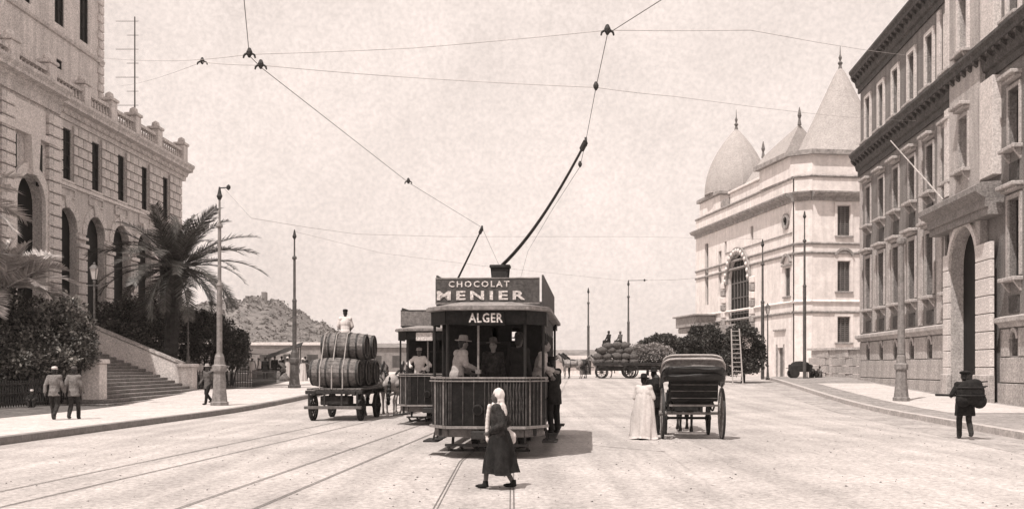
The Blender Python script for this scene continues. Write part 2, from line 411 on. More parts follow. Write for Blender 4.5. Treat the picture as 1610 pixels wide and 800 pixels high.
def window_unit(w, h, parent, loc, bars=2, rows=3, fm=None, arch=False):
    """dark sash window: frame with bars (part), glass (sub-part)"""
    fr = MB(); t = 0.07
    fr.box(-w/2, -w/2+t, -0.05, 0.03, 0, h); fr.box(w/2-t, w/2, -0.05, 0.03, 0, h)
    fr.box(-w/2+t, w/2-t, -0.05, 0.03, 0, t); fr.box(-w/2+t, w/2-t, -0.05, 0.03, h-t, h)
    for i in range(1, bars):
        x = -w/2 + w*i/bars; fr.box(x-0.025, x+0.025, -0.04, 0.02, t, h-t)
    for i in range(1, rows):
        z = h*i/rows; fr.box(-w/2+t, w/2-t, -0.035, 0.015, z-0.02, z+0.02)
    o = fr.build("window", fm or M_WOODD, parent, loc=loc)
    g = MB().box(-w/2, w/2, 0.031, 0.05, 0, h).build("pane", M_GLASS, o)
    return o
def text_mesh(s, size, extrude=0.006, offset=0.0, sx=1.0, space=1.08):
    cu = bpy.data.curves.new("txt", 'FONT'); cu.body = s; cu.size = size; cu.extrude = extrude; cu.offset = offset
    cu.align_x = 'CENTER'; cu.align_y = 'CENTER'; cu.resolution_u = 2; cu.space_character = space
    o = bpy.data.objects.new("tmp", cu); _bake.collection.objects.link(o)
    vl = _bake.view_layers[0]; vl.update()
    me = bpy.data.meshes.new_from_object(o.evaluated_get(vl.depsgraph))
    bpy.data.objects.remove(o); bpy.data.curves.remove(cu)
    
    if isinstance(sx, tuple):
        co = np.array([v.co[:] for v in me.vertices]); lo, hi = co.min(0), co.max(0)
        me.transform(Matrix.Diagonal((sx[0]/(hi[0]-lo[0]), sx[1]/(hi[1]-lo[1]), 1, 1)) @ Matrix.Translation((-(lo[0]+hi[0])/2, -(lo[1]+hi[1])/2, 0)))
    else: me.transform(Matrix.Diagonal((sx,1,1,1)))
    me.transform(Matrix.Rotation(R(90),4,'X'))
    return me
# ---------------------------------------------------------------- ground, road, pavements
def kerb_l(y): return -12.1 + (y - 24.2) * 0.0575
def kerb_r(y): return 13.0 + (y - 26) * 0.119
YS = [-60,-30,-10,0,5,10,15,20,25,30,35] + list(range(38,90,3)) + [95,105,130,170,230,320,450,700,1100,2000]
def sheet(xfs, ys, zoff, name, m):
    """strip sheet following the ground: xfs = list of x(y) functions across"""
    v, f = [], []; n = len(xfs)
    for y in ys:
        for k, fx in enumerate(xfs): v.append((fx(y), y, gz(y) + (zoff[k] if isinstance(zoff, (list,tuple)) else zoff)))
    for i in range(len(ys)-1):
        for k in range(n-1):
            a = i*n+k; f.append((a, a+1, a+n+1, a+n))
    mb = MB(); mb.add(v, f); return structure(name, mb, m)
const = lambda c: (lambda y: c)
sheet([const(x) for x in (-2500,-900,-300,-100,-40,0,40,100,300,900,2500)], YS, 0.0, "ground", M_PAVE)
YR = [y for y in YS if -60 <= y <= 105]
sheet([lambda y: kerb_l(min(y,76)) - (0 if y < 76 else (y-76)*0.8), lambda y: -4.0, lambda y: 4.0, lambda y: kerb_r(min(y,80)) + (0 if y < 80 else (y-80)*0.8)], YR, 0.006, "road", M_ROAD)
YP = [y for y in YS if -10 <= y <= 76] + [76]
def kerb(name, fx, side, ys, m=None):
    mb = MB(); w = 0.30
    for a, b in zip(ys[:-1], ys[1:]):
        p = [(fx(a), a), (fx(a)+side*w, a), (fx(b)+side*w, b), (fx(b), b)]
        za, zb = gz(a), gz(b)
        vs = [(p[0][0],p[0][1],za),(p[1][0],p[1][1],za),(p[2][0],p[2][1],zb),(p[3][0],p[3][1],zb)]
        vs += [(x,y,z+0.19) for x,y,z in vs]
        mb.add(vs, [(4,5,6,7),(0,1,5,4),(3,2,6,7),(0,4,7,3),(1,2,6,5)])
    return structure(name, mb, m or M_KERB)
kl = kerb("kerb", kerb_l, -1, YP)
kr = kerb("kerb", kerb_r, 1, YP + [80], M_KERBP)
sheet([lambda y: -60, lambda y: -19, lambda y: kerb_l(y)-0.30], YP, 0.175, "pavement", M_PAVE)
sheet([lambda y: kerb_r(y)+0.30, lambda y: 34+0.09*y], YP+[80], 0.150, "pavement", mat("grey gravel pavement", 0.27, lo=0.7, hi=1.25, scale=0.9, grit=0.4, gscale=12, rough=1))
sheet([lambda y: kerb_r(y)+1.9, lambda y: kerb_r(y)+3.4, lambda y: 17.4+0.09*y], [38,42,46,50,56,62,66], [0.156,0.158,0.157], "footpath", M_PAVE)
sheet([lambda y: -20.4, lambda y: -16.7 + (y-40)*0.02], [14,20,26,32,38,42,44], [0.30,0.180], "planting_strip", M_EARTH)
sheet([lambda y: -60, lambda y: -20.4], [14,26,38,44], [0.6,0.30], "garden_bed", M_EARTH)
sheet([lambda y: -40, lambda y: -15.0], [59,64,70,78,90], [0.5,0.20], "garden_bed", M_EARTH)
sheet([lambda y: kerb_r(y)-1.7, lambda y: kerb_r(y)-0.02], [18,22,26,30,35,40,46,52,58,64,70,76], 0.010, "gutter_dirt", mat("gutter dirt", 0.34, lo=0.7, hi=1.25, scale=0.8, grit=0.35, gscale=10, rough=1))

# tram rails: thin steel heads with a groove of dirt beside, flush in the macadam
def rail_pair(name, fx, ys, gauge=1.05, label=None):
    t = thing(name, label, "tram track", (0,0,0))
    for s in (-1, 1):
        mb = MB(); g = MB()
        for a, b in zip(ys[:-1], ys[1:]):
            xa, xb = fx(a)+s*gauge/2, fx(b)+s*gauge/2
            w = 0.009
            mb.add([(xa-w,a,gz(a)+0.014),(xa+w,a,gz(a)+0.014),(xb+w,b,gz(b)+0.014),(xb-w,b,gz(b)+0.014)], [(0,1,2,3)])
            xa -= s*0.05; xb -= s*0.05
            g.add([(xa-w,a,gz(a)+0.011),(xa+w,a,gz(a)+0.011),(xb+w,b,gz(b)+0.011),(xb-w,b,gz(b)+0.011)], [(0,1,2,3)])
        r = mb.build("rail", M_RAIL, t)
        g.build("groove", M_RAIL, r)
    return t
def trk2(y): return -3.84 + (y-13.5)*0.0745
def trk1(y): return (-0.50 + (y-20.5)*0.0745) if y > 20.5 else -0.50
YT = [2,5,8,10,12,14,16,18,20,22,25,28,32,36,40,45,50,55,60,66,72,78,84,92]
rail_pair("tram_track", trk2, YT, label="tram track running along the road left of the front tram")
rail_pair("tram_track", trk1, [11,12,13,14,15,16,17,18,19]+YT[8:], label="tram track coming out from under the front tram")
rail_pair("tram_track", lambda y: -7.1+(y-15)*0.088, YT[3:20], label="faint tram track nearest the left kerb, passing under the barrel wagon")

# ---------------------------------------------------------------- pieces for masonry
_blk = {}
def block(name, m, parent, u0, u1, y0, y1, z0, z1, bev=0.015):
    """one cut stone; equal stones share a mesh"""
    key = (name, m.name, round(u1-u0,3), round(y1-y0,3), round(z1-z0,3))
    c = ((u0+u1)/2, (y0+y1)/2, (z0+z1)/2)
    if key not in _blk:
        h = [(u1-u0)/2, (y1-y0)/2, (z1-z0)/2]
        _blk[key] = MB().bbox(-h[0],h[0],-h[1],h[1],-h[2],h[2], min(bev, h[0]*0.5, h[1]*0.5, h[2]*0.5)).build(name, m, parent, loc=c)
        return _blk[key]
    return put(_blk[key], c, parent)
def courses(m, parent, u0, u1, z0, z1, n, y0, length=None, joint=0.055, name="stone", shift=True):
    h = (z1-z0)/n
    for k in range(n):
        a, b = z0+k*h+joint/2, z0+(k+1)*h-joint/2
        if length is None or u1-u0 < length*1.25:
            block(name, m, parent, u0, u1, y0, 0.05, a, b); continue
        q = max(1, round((u1-u0)/length)); s = (u1-u0)/q
        if shift and k % 2 and q > 1:
            cuts = [u0] + [u0+s*(i+0.5) for i in range(q)] + [u1]
        else: cuts = [u0+s*i for i in range(q+1)]
        for c, d in zip(cuts[:-1], cuts[1:]): block(name, m, parent, c+joint/2, d-joint/2, y0, 0.05, a, b)

# ================================================================ left civic building
LB = thing("stone_building", "grey stone civic building with arcade, balustrade and tower behind the palm", "building", (-28+0.034*48, 48, 0), R(88.05))
UE = 30.4; U0 = -4.0
bays = [11.7, 15.5, 19.3, 23.2, 27.1]
ops = [(u,1.25,12.75,15.75,False) for u in bays] + [(u,2.55,3.4,9.85,True) for u in bays]
GA = 6.3; ops += [(GA,3.1,3.4,10.6,True)]
w = wall_sheet(9.6, UE, 0.0, 17.0, [o for o in ops if o[0] > 9], 0.42).build("wall", M_STONE, LB)
w2 = wall_sheet(U0, 9.6, 0.0, 17.0, [o for o in ops if o[0] < 9], 0.6)
w2.v = [(x, y-0.55, z) for x,y,z in w2.v]
w2.box(9.55, 9.62, -0.55, 0.0, 0, 17.0)
w2.build("pavilion_wall", M_STONE, LB)
MB().box(U0, UE-0.01, 4.0, 18, 0, 17.0).box(U0, UE-0.01, 1.0, 4.0, 11.6, 17.0).box(U0, UE-0.01, 0.95, 4.0, 0.0, 3.38).box(UE-0.6, UE, 0.0, 18, 0, 17.0).build("building_body", M_STONE2, LB)
for u in bays:
    window_unit(1.25, 3.0, LB, (u, 0.14, 12.75), 2, 4)
    block("sill", M_PALE, LB, u-0.8, u+0.8, -0.14, 0.05, 12.6, 12.74)
# stones of the upper storey piers and of the arcade piers
edges = [9.75] + [x for u in bays for x in (u-0.66, u+0.66)] + [UE-0.05]
for i in range(0, len(edges), 2): courses(M_STONE, LB, edges[i], edges[i+1], 12.6, 16.1, 6, -0.13, 1.3, 0.075)
ed2 = [9.75] + [x for u in bays for x in (u-1.31, u+1.31)] + [UE-0.05]
for i in range(0, len(ed2), 2):
    courses(M_STONE2, LB, ed2[i]+0.02, ed2[i+1]-0.02, 3.4, 9.0, 8, -0.13, None, 0.08)
    block("impost", M_PALE, LB, ed2[i]-0.03, ed2[i+1]+0.03, -0.24, 0.05, 9.02, 9.24)
    block("impost", M_PALE, LB, ed2[i]-0.03, ed2[i+1]+0.03, -0.19, 0.05, 9.5, 9.66)
for u in bays:
    for k in range(7):
        a0 = math.pi*k/7+0.012; a1 = math.pi*(k+1)/7-0.012
        arch_ring(u, 9.85, 1.29, 1.8 if k != 3 else 2.0, -0.07 if k != 3 else -0.14, 0.05, 3, a0, a1).build("voussoir", M_STONE2, LB)
    for sx in (-1.45, 1.45):
        pass
    p = MB(); z0, z1 = 11.75, 12.35                                  # sunk panel frame above each arch
    for (a,b,c,d) in ((-1.0,1.0,z1-0.1,z1),(-1.0,1.0,z0,z0+0.1),(-1.0,-0.9,z0+0.1,z1-0.1),(0.9,1.0,z0+0.1,z1-0.1)): p.box(u+a,u+b,-0.09,0.02,c,d)
    p.build("panel_frame", M_STONE, LB)
    MB().box(u-1.3,u+1.3,0.43,0.55,3.4,11.3).build("loggia_shade_panel", M_GLASS, LB)  # dark panel standing in for the deep shade inside the arcade
MB().box(9.63, UE+0.1, -0.12, 0.05, 12.38, 12.58).build("string_course", M_PALE, LB)
MB().prismx([(0.05,16.2),(-0.1,16.2),(-0.1,16.5),(-0.2,16.5),(-0.3,16.72),(-0.3,16.78),(-0.66,16.86),(-0.66,17.02),(-0.8,17.2),(-0.8,17.36),(0.2,17.45),(0.2,16.2)], 9.62, UE+0.8).build("cornice", M_STONE, LB)
MB().prismx([(0.0,16.0),(-0.7,16.0),(-0.7,16.5),(-0.9,16.72),(-0.9,16.78),(-1.25,16.86),(-1.25,17.02),(-1.4,17.2),(-1.4,17.36),(-0.2,17.45)], U0, 9.6).build("cornice", M_STONE, LB)
for k in range(24):      # dentils under the cornice
    block("dentil", M_STONE, LB, 9.9+k*0.88, 10.25+k*0.88, -0.28, -0.02, 16.52, 16.70)
# balustrade
MB().box(U0, UE+0.3, -0.30, 0.15, 17.46, 17.66).box(U0, UE+0.3, -0.28, 0.12, 18.26, 18.46).build("balustrade_rail", M_STONE, LB)
prof = [(0.05,0),(0.09,0.05),(0.11,0.18),(0.06,0.38),(0.05,0.5),(0.09,0.58)]
bal = None
piers = [9.3, 13.6, 17.4, 21.25, 25.15, UE-0.1]
u = U0+0.3
while u < UE:
    if min(abs(u-p) for p in piers+[0.4,5.2]) > 0.45:
        if bal is None: bal = MB().lathe(prof, 8, (0,0,0)).build("baluster", M_STONE, LB, True, (u,-0.08,17.67))
        else: put(bal, (u,-0.08,17.67), LB)
    u += 0.42
for p in piers + [0.4, 5.2]:
    b_ = MB().bbox(p-0.42,p+0.42,-0.42,0.3,17.47,18.75,0.03).bbox(p-0.52,p+0.52,-0.52,0.4,18.76,18.96,0.04).lathe([(0.22,0),(0.3,0.1),(0.26,0.3),(0.1,0.42),(0.02,0.46)],8,(p,-0.06,18.96)).build("balustrade_pier", M_STONE2, LB)
# pavilion: pilasters of blocks, lintel, frieze panel, arch surround with keystone
for (a,b) in ((8.05,9.5),(3.2,4.5),(-1.2,0.2)):
    h = 0.62
    for k in range(20):
        block("stone", M_STONE2, LB, a, b, -0.80, -0.50, 3.4+k*h+0.03, 3.4+(k+1)*h-0.03, 0.03)
MB().bbox(U0+0.5,8.9,-0.85,-0.5,14.05,14.4).build("lintel", M_PALE, LB)
MB().bbox(4.8,8.0,-0.63,-0.5,14.45,15.8,0.03).build("frieze_panel", M_PALE, LB)
arch_ring(GA, 10.6, 1.5, 2.05, -0.72, -0.5, 16).build("arch_surround", M_PALE, LB)
MB().box(GA-2.05,GA-1.5,-0.72,-0.5,3.4,10.6).box(GA+1.5,GA+2.05,-0.72,-0.5,3.4,10.6).build("arch_jamb", M_PALE, LB)
MB().prism([(GA-0.3,12.0),(GA+0.3,12.0),(GA+0.5,14.04),(GA-0.5,14.04)], -0.95, -0.5).build("keystone", M_PALE, LB)
MB().box(GA-1.7,GA+1.7,0.06,0.2,3.4,12.3).build("loggia_shade_panel", M_GLASS, LB)  # dark panel painting the shade inside the giant arch
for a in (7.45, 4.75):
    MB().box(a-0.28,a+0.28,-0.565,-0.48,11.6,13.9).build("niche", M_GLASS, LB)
# tower behind
TW = wall_sheet(-4, 25.6, 17.0, 42.0, [(uu,1.3,24.3,30.5,False) for uu in (22.7,19.1,14.7,10.2)] + [(uu,1.3,19.0,20.6,False) for uu in (22.7,19.1,14.7)] + [(uu,0.8,21.4,22.0,False) for uu in (22.7,19.1)], 0.5)
TW.v = [(x,y+4.0,z) for x,y,z in TW.v]
tw = TW.build("tower_wall", M_STONE2, LB)
MB().box(-4,25.59,4.5,18,17.0,42).box(25.0,25.6,4.001,18,17.0,42).build("tower_body", M_STONE2, LB)
for uu in (22.7,19.1,14.7,10.2): window_unit(1.3, 6.2, LB, (uu, 4.12, 24.3), 2, 6)
for uu in (22.7,19.1,14.7): window_unit(1.3, 1.6, LB, (uu, 4.12, 19.0), 2, 2)
for uu in (22.7,19.1): window_unit(0.8, 0.6, LB, (uu, 4.12, 21.4), 1, 1)
MB().prismx([(4.05,23.5),(3.86,23.55),(3.8,23.75),(3.86,23.8),(4.05,23.85)], -4, 25.65).build("string_course", M_STONE, LB)
for k in range(26):
    a = 24.75 if k % 2 else 24.95
    block("quoin", M_STONE2, LB, a, 25.7, 3.88, 4.1, 17.2+k*0.62, 17.2+k*0.62+0.56, 0.04)
for (u_, y_, z0, z1) in ((3.9, 2.6, 17.2, 23.0),):
    o = MB().cyl((u_,y_-2.2,z0+1.0),(u_+2.2,y_-2.6,z1),0.06,0.04,6).build("flagpole", M_PALE, LB)
# the rack of telephone wires on the roof beyond the tower
TM = thing("roof_wire_mast", "thin rack mast with many cross arms on the stone building roof", "mast", (-25.6, 69.5, 17.4))
mt = MB()
mt.cyl((0,0,0),(0,0,8.2),0.05,0.04,6); mt.build("pole", M_WIRE, TM)
for k in range(7): MB().cyl((-0.55 if k%2 else -1.3,0,2.2+k*0.95),(0.25,0,2.2+k*0.95),0.02,0.02,4).build("cross_arm", M_WIREF, TM)

# ---------------------------------------------------------------- steps up to it
SW = thing("stone_staircase", "broad stone steps with sloping parapet leading up to the arcade", "staircase", (0,0,0))
for i in range(20):
    z0 = 0.155 + i*0.162; x1 = -16.9 - 0.41*i
    fl = max(0, 3-i)*0.55
    ya, yb = 44.7-fl, 57.6+fl*0.5
    if i < 3: ya -= 0.2
    MB().bbox(-29.0, x1, ya, yb, z0, z0+0.156, 0.02).build("step", M_STEP, SW)
MB().box(-29,-25.0,44.0,84,0.1,3.36).build("terrace", M_STONE, SW)
def parapet(ya, yb):
    MB().prism([(-18.6,0.1),(-18.6,1.95),(-25.8,4.95),(-25.8,0.1)], ya, yb).build("parapet", M_PALE, SW)
    MB().prism([(-18.55,1.97),(-18.55,2.12),(-25.9,5.17),(-25.9,5.02)], ya-0.06, yb+0.06).build("coping", M_STONE, SW)
parapet(57.7, 58.2); parapet(44.0, 44.45)
def pedestal(x, y, top, w):
    p = MB().bbox(x-w/2,x+w/2,y-w/2,y+w/2,0.1,top-0.2,0.03).bbox(x-w/2-0.1,x+w/2+0.1,y-w/2-0.1,y+w/2+0.1,top-0.2,top,0.04).bbox(x-w/2-0.14,x+w/2+0.14,y-w/2-0.14,y+w/2+0.14,0.08,0.45,0.05)
    return p.build("pedestal", M_PALE, SW)
pedestal(-17.95, 44.0, 2.2, 0.8); pedestal(-18.35, 58.0, 2.05, 0.8)
def gas_lamp(loc, h, label, group="gas lamps"):
    t = thing("gas_lamp", label, "street lamp", loc, group=group)
    MB().lathe([(0.15,0),(0.15,0.12),(0.10,0.2),(0.08,0.5),(0.06,0.9),(0.085,0.93),(0.085,1.0),(0.05,1.04),(0.04,h-0.75),(0.07,h-0.72),(0.07,h-0.66),(0.03,h-0.6)],10).build("post", M_IRONG, t)
    MB().cyl((-0.28,0,h-0.85),(0.28,0,h-0.85),0.022,0.022,6).build("ladder_bar", M_IRONG, t)
    ln = MB().lathe([(0.10,h-0.58),(0.19,h-0.12)],4,rot=math.pi/4).build("lantern", M_LAMP, t)
    fr = MB()
    for sx in (-1,1):
        for sy in (-1,1): fr.beam((sx*0.075,sy*0.075,h-0.6),(sx*0.14,sy*0.14,h-0.12),0.025)
    fr.lathe([(0.24,h-0.12),(0.10,h+0.03),(0.05,h+0.05),(0.06,h+0.10),(0.01,h+0.16)],4,rot=math.pi/4)
    fr.build("lantern_frame", M_IRONG, ln)
    return t
gas_lamp((-17.95,44.0,2.2), 4.0, "gas lamp standing on the near stair pedestal beside the hedge")
gas_lamp((-18.35,58.0,2.05), 4.15, "gas lamp on the far stair pedestal below the palm")

# ================================================================ right building
RB = thing("brown_building", "dark walled public building with heavy cornices and tall arched portal", "building", (18+0.09*71.9, 71.9, 0), R(-95.14))
def ru(d): return (71.9-d)*1.004
bu = [ru(d) for d in (69.7,66.4,63.1,59.8,56.5,53.2)]
PA0, PA1 = ru(52.3), ru(48.1)          # portal bay
pu = ru(50.2)
bu2 = [ru(44.9), ru(41.6), ru(38.4)]
UEND = 36.0
allw = bu + bu2
ops = []
for u in allw: ops += [(u,1.2,17.3,20.2,False),(u,1.15,11.55,14.1,False),(u,1.25,5.85,9.25,False),(u,0.62,2.35,3.1,True)]
ops += [(pu,1.2,17.3,20.2,False),(pu,1.15,11.55,14.1,False)]
wall_sheet(0, PA0, 0.0, 21.6, [o for o in ops if o[0] < PA0], 0.55).build("wall", M_RBW, RB)
wall_sheet(PA1, UEND, 0.0, 21.6, [o for o in ops if o[0] > PA1], 0.55).build("wall", M_RBW, RB)
pw = wall_sheet(PA0, PA1, 0.0, 21.6, [(pu,1.2,17.3,20.2,False),(pu,1.15,11.55,14.1,False),(pu,3.8,0.35,6.85,True)], 0.62)
pw.v = [(x,y-0.35,z) for x,y,z in pw.v]; pw.box(PA0-.02,PA0,-0.35,0.1,0,21.6).box(PA1,PA1+.02,-0.35,0.1,0,21.6); pw.build("portal_wall", M_RBT, RB)
MB().box(0.01,UEND,0.56,15,0,21.6).box(0.001,0.5,0.002,15,0,21.6).build("building_body", M_RBT, RB)
MB().prismx([(-0.2,22.95),(7.5,25.2),(15.2,22.95)], 0, UEND).build("roof", mat("roof tile", 0.2), RB)
proto = {}
def rb_window(u, z, w, h, rows, d=0.36):
    k = (w,h)
    if k not in proto: proto[k] = window_unit(w,h,RB,(u,d,z),2,rows)
    else: put(proto[k], (u,d,z), RB)
def rb_piece(key, mbf, m, loc):
    if key not in proto: proto[key] = mbf().build(key.split("/")[0], m, RB, loc=loc)
    else: put(proto[key], loc, RB)
def surround(w, h, t, y0):
    return MB().box(-w/2-t,-w/2,y0,0.02,0,h).box(w/2,w/2+t,y0,0.02,0,h).box(-w/2-t,w/2+t,y0,0.02,h,h+t)
def sill_b(w): 
    s = MB().bbox(-w/2-0.3,w/2+0.3,-0.42,0.05,-0.18,0,0.03)
    for a in (-w/2-0.05,w/2+0.05): s.prismx([(0,-0.62),(-0.32,-0.18),(0,-0.18)],a-0.09,a+0.09)
    return s
def hood(w): return MB().bbox(-w/2-0.36,w/2+0.36,-0.50,0.05,0.14,0.32,0.03).bbox(-w/2-0.26,w/2+0.26,-0.3,0.05,0,0.135,0.02)
def apron(w,h): return MB().bbox(-w/2,w/2,-0.06,0.02,0,h,0.015)
for u in allw + [pu]:
    pj = -0.35 if u == pu else 0.0
    rb_window(u,17.3,1.2,2.9,4,0.36+pj); rb_piece("architrave/3",lambda: surround(1.2,2.9,0.22,-0.12),M_PALE,(u,pj,17.3)); rb_piece("sill/3",lambda: sill_b(1.2),M_RBT,(u,pj,17.28))
    rb_window(u,11.55,1.15,2.55,4,0.36+pj); rb_piece("architrave/2",lambda: surround(1.15,2.55,0.16,-0.07),M_RBT,(u,pj,11.55)); rb_piece("sill/2",lambda: sill_b(1.15),M_RBT,(u,pj,11.5)); rb_piece("hood/2",lambda: hood(0.9),M_RBT,(u,pj,14.4))
    if u == pu: continue
    rb_piece("apron/2",lambda: apron(1.0,0.85),M_RBC,(u,0,10.0))  # proud panel coloured dark for the recess shade below the sill
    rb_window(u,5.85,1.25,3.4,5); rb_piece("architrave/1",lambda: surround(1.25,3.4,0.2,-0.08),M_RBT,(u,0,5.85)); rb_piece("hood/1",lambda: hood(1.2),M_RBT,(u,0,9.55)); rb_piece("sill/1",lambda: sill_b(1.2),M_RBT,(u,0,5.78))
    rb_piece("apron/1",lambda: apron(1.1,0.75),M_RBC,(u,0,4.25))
    rb_piece("basement_pane/0",lambda: MB().box(-0.31,0.31,0.4,0.44,0,1.06),M_GLASS,(u,0,2.35))
    rb_piece("keyhole_surround/0",lambda: arch_ring(0,0.75,0.32,0.5,-0.09,0.02,8),M_RBT,(u,0,2.35))
# buff strips between the windows of the lower floors
strip = [(bu[i]+bu[i+1])/2 for i in range(5)]
for s in strip: block("wall_strip", M_RBT, RB, s-0.42, s+0.42, -0.07, 0.05, 4.2, 9.9)
for s in strip[3:]: block("wall_strip", M_RBT, RB, s-0.3, s+0.3, -0.07, 0.05, 10.0, 15.0)
for s in (0.35,): block("wall_strip", M_RBT, RB, s-0.33, s+0.33, -0.07, 0.05, 4.2, 15.0)
for s in (PA0-0.4, PA1+0.9): 
    block("pilaster", M_PALE, RB, s-(.3 if s<pu else .8), s+(.3 if s<pu else .8), -0.4, 0.05, 10.6, 15.1)
    block("pilaster", M_PALE, RB, s-(.3 if s<pu else .8), s+(.3 if s<pu else .8), -0.36, 0.05, 17.1, 20.9)
for s in (strip[4], ): block("pilaster", M_PALE, RB, s-0.25, s+0.25, -0.12, 0.05, 17.1, 20.9)
# portal: buff piers, arch surround, heavy entablature
for a,b in ((PA0-0.6,pu-1.93),(pu+1.93,PA1+1.7)):
    for k in range(9): block("stone", M_PALE, RB, a, b, -0.5, -0.3, 0.2+k*0.82+0.02, 0.2+(k+1)*0.82-0.02, 0.02)
    block("pier_base", M_RBT, RB, a-0.08, b+0.08, -0.6, -0.3, 0.16, 1.5, 0.04)
arch_ring(pu, 6.85, 1.9, 2.2, -0.48, -0.33, 16).build("arch_surround", M_PALE, RB)
MB().box(pu-2.0,pu+2.0,0.275,0.33,0.3,8.9).build("portal_shade_panel", M_GLASS, RB)  # dark panel in place of the unlit interior behind the portal
MB().prismx([(0.0,8.75),(-0.68,8.75),(-0.68,9.1),(-0.8,9.1),(-0.8,9.5),(-1.0,9.62),(-1.25,9.8),(-1.25,10.05),(-1.0,10.2),(-0.35,10.25),(0.0,10.25)], PA0-2.2, PA1+2.0).build("portal_entablature", M_RBM, RB)
o = MB().cyl((pu-1.4,-0.9,10.3),(pu-4.6,-2.6,14.0),0.045,0.03,7).build("flagpole", M_RBT, RB)
# base: string course, ashlar courses
for a,b in ((-0.2,PA0-0.75),(PA1+1.75,UEND)):
    MB().prismx([(0.05,3.62),(-0.12,3.62),(-0.2,3.78),(-0.36,3.86),(-0.36,4.04),(0.05,4.16)], a, b).build("string_course", M_RBT, RB)
for (za,zb,gap) in ((0.05,1.15,False),(1.15,2.3,False),(2.3,3.58,True)):
    e = [0.02] + ([x for u in bu for x in (u-0.52,u+0.52)] if gap else []) + [PA0-0.75]
    for i in range(0,len(e),2): courses(M_RBB, RB, e[i], e[i+1], za, zb, 1, -0.06 if gap else (-0.10 if za>1 else -0.2), 1.9)
    e = [PA1+1.75] + ([x for u in bu2 for x in (u-0.52,u+0.52)] if gap else []) + [UEND]
    for i in range(0,len(e),2): courses(M_RBB, RB, e[i], e[i+1], za, zb, 1, -0.06 if gap else (-0.10 if za>1 else -0.2), 1.9)
# mid cornice and top cornice, with modillions
def cornice(z, s, u0, u1, name):
    k = 0.62
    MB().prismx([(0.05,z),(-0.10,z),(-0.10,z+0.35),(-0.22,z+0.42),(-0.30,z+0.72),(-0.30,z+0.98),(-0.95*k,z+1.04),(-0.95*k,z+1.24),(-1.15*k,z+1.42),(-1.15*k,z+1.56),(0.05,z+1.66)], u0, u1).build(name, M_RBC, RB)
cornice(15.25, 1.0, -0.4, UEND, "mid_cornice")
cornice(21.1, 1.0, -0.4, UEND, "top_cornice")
for zc in (15.25, 21.1):
    k = 0; u = -0.2
    while u < UEND:
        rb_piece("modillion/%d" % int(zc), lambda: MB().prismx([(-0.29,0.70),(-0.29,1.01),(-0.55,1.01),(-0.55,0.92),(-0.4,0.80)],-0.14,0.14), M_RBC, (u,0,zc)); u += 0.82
# ---------------------------------------------------------------- low wall between the two right buildings
LW = thing("boundary_wall", "low rubble stone wall with pier between white and brown buildings", "wall", (0,0,0))
a, b = Vector((24.9,85.2,0)), Vector((25.4,72.4,0))
q = []
n_ = 9
for r_ in range(4):
    for i in range(n_):
        t0, t1 = (i+0.04+(0.5 if r_%2 else 0))/n_, (i+0.96+(0.5 if r_%2 else 0))/n_
        t1 = min(t1,1.0)
        if t0 >= t1: continue
        p0, p1 = a.lerp(b,t0), a.lerp(b,t1); zb = 0.85+r_*0.6 - 0.15*t0
        MB().beam(Vector((p0.x,p0.y,zb+0.29+0.03*(i%2))),Vector((p1.x,p1.y,zb+0.29+0.03*(i%2))),0.5+0.06*((i*7+r_*3)%3),0.55).build("stone", M_RBB, LW)
MB().beam((a.x,a.y,3.33),(b.x,b.y,3.2),0.75,0.18).build("coping", M_STONE, LW)
MB().bbox(25.2,26.2,71.0,72.2,0.6,3.9,0.04).bbox(25.05,26.35,70.85,72.35,3.9,4.15,0.04).build("pier", M_STONE, LW)

# ================================================================ white domed building
WB = thing("white_building", "white corner building with pointed slate domes behind the low stone wall", "building", (24.6,88,0))
# frontal face frame and left face frame as rotated meshes
def in_frame(mb, ang, off):
    m = Matrix.Translation(off) @ Matrix.Rotation(ang,4,'Z')
    mb.v = [tuple(m @ Vector(p)) for p in mb.v]; return mb
AF = math.atan2(0.146,1.0)              # right (frontal) face
AL = math.atan2(-1.0,0.146)             # left face: local u runs from the far end to the corner
LF = 27.0
far = Vector((-0.146*LF, LF, 0))        # far end of the left face relative to the corner
def FR(mb, name, m): return in_frame(mb, AF, Vector((1.2,0.1,0))).build(name, m, WB)
def FL(mb, name, m): return in_frame(mb, AL, far).build(name, m, WB)
def tl(t): return LF - t                # distance from the corner -> local u
FR(wall_sheet(0,14,0,18.2,[(2.9,1.15,13.2,15.8,False),(2.9,1.15,8.4,11.0,False),(2.9,1.15,4.0,6.2,False),(8.6,1.15,13.2,15.8,False),(8.6,1.15,8.4,11.0,False)],0.35),"wall",M_WHITE)
lo = [(tl(3.5),1.3,0.9,3.6,False),(tl(2.0),1.1,8.1,10.6,False),(tl(13.9),5.6,5.6,10.3,True),(tl(19.2),0.9,9.2,14.0,False),(tl(23.4),1.1,8.6,15.3,False),(tl(10.3),0.7,14.0,15.4,False),(tl(17.5),0.6,13.6,14.8,False)]
FL(wall_sheet(0,LF-0.8,0,18.2,lo,0.4),"wall",M_WHITE)
# chamfered corner pilaster
MB().prism([(0,0),(0,0),(0,0)],0,0) if False else None
cp = MB(); cp.add([(-0.12,0.8,0),(1.2,0.1,0),(1.2,0.1,18.2),(-0.12,0.8,18.2)],[(0,1,2,3)]); cp.build("corner_wall", M_WHITE, WB)
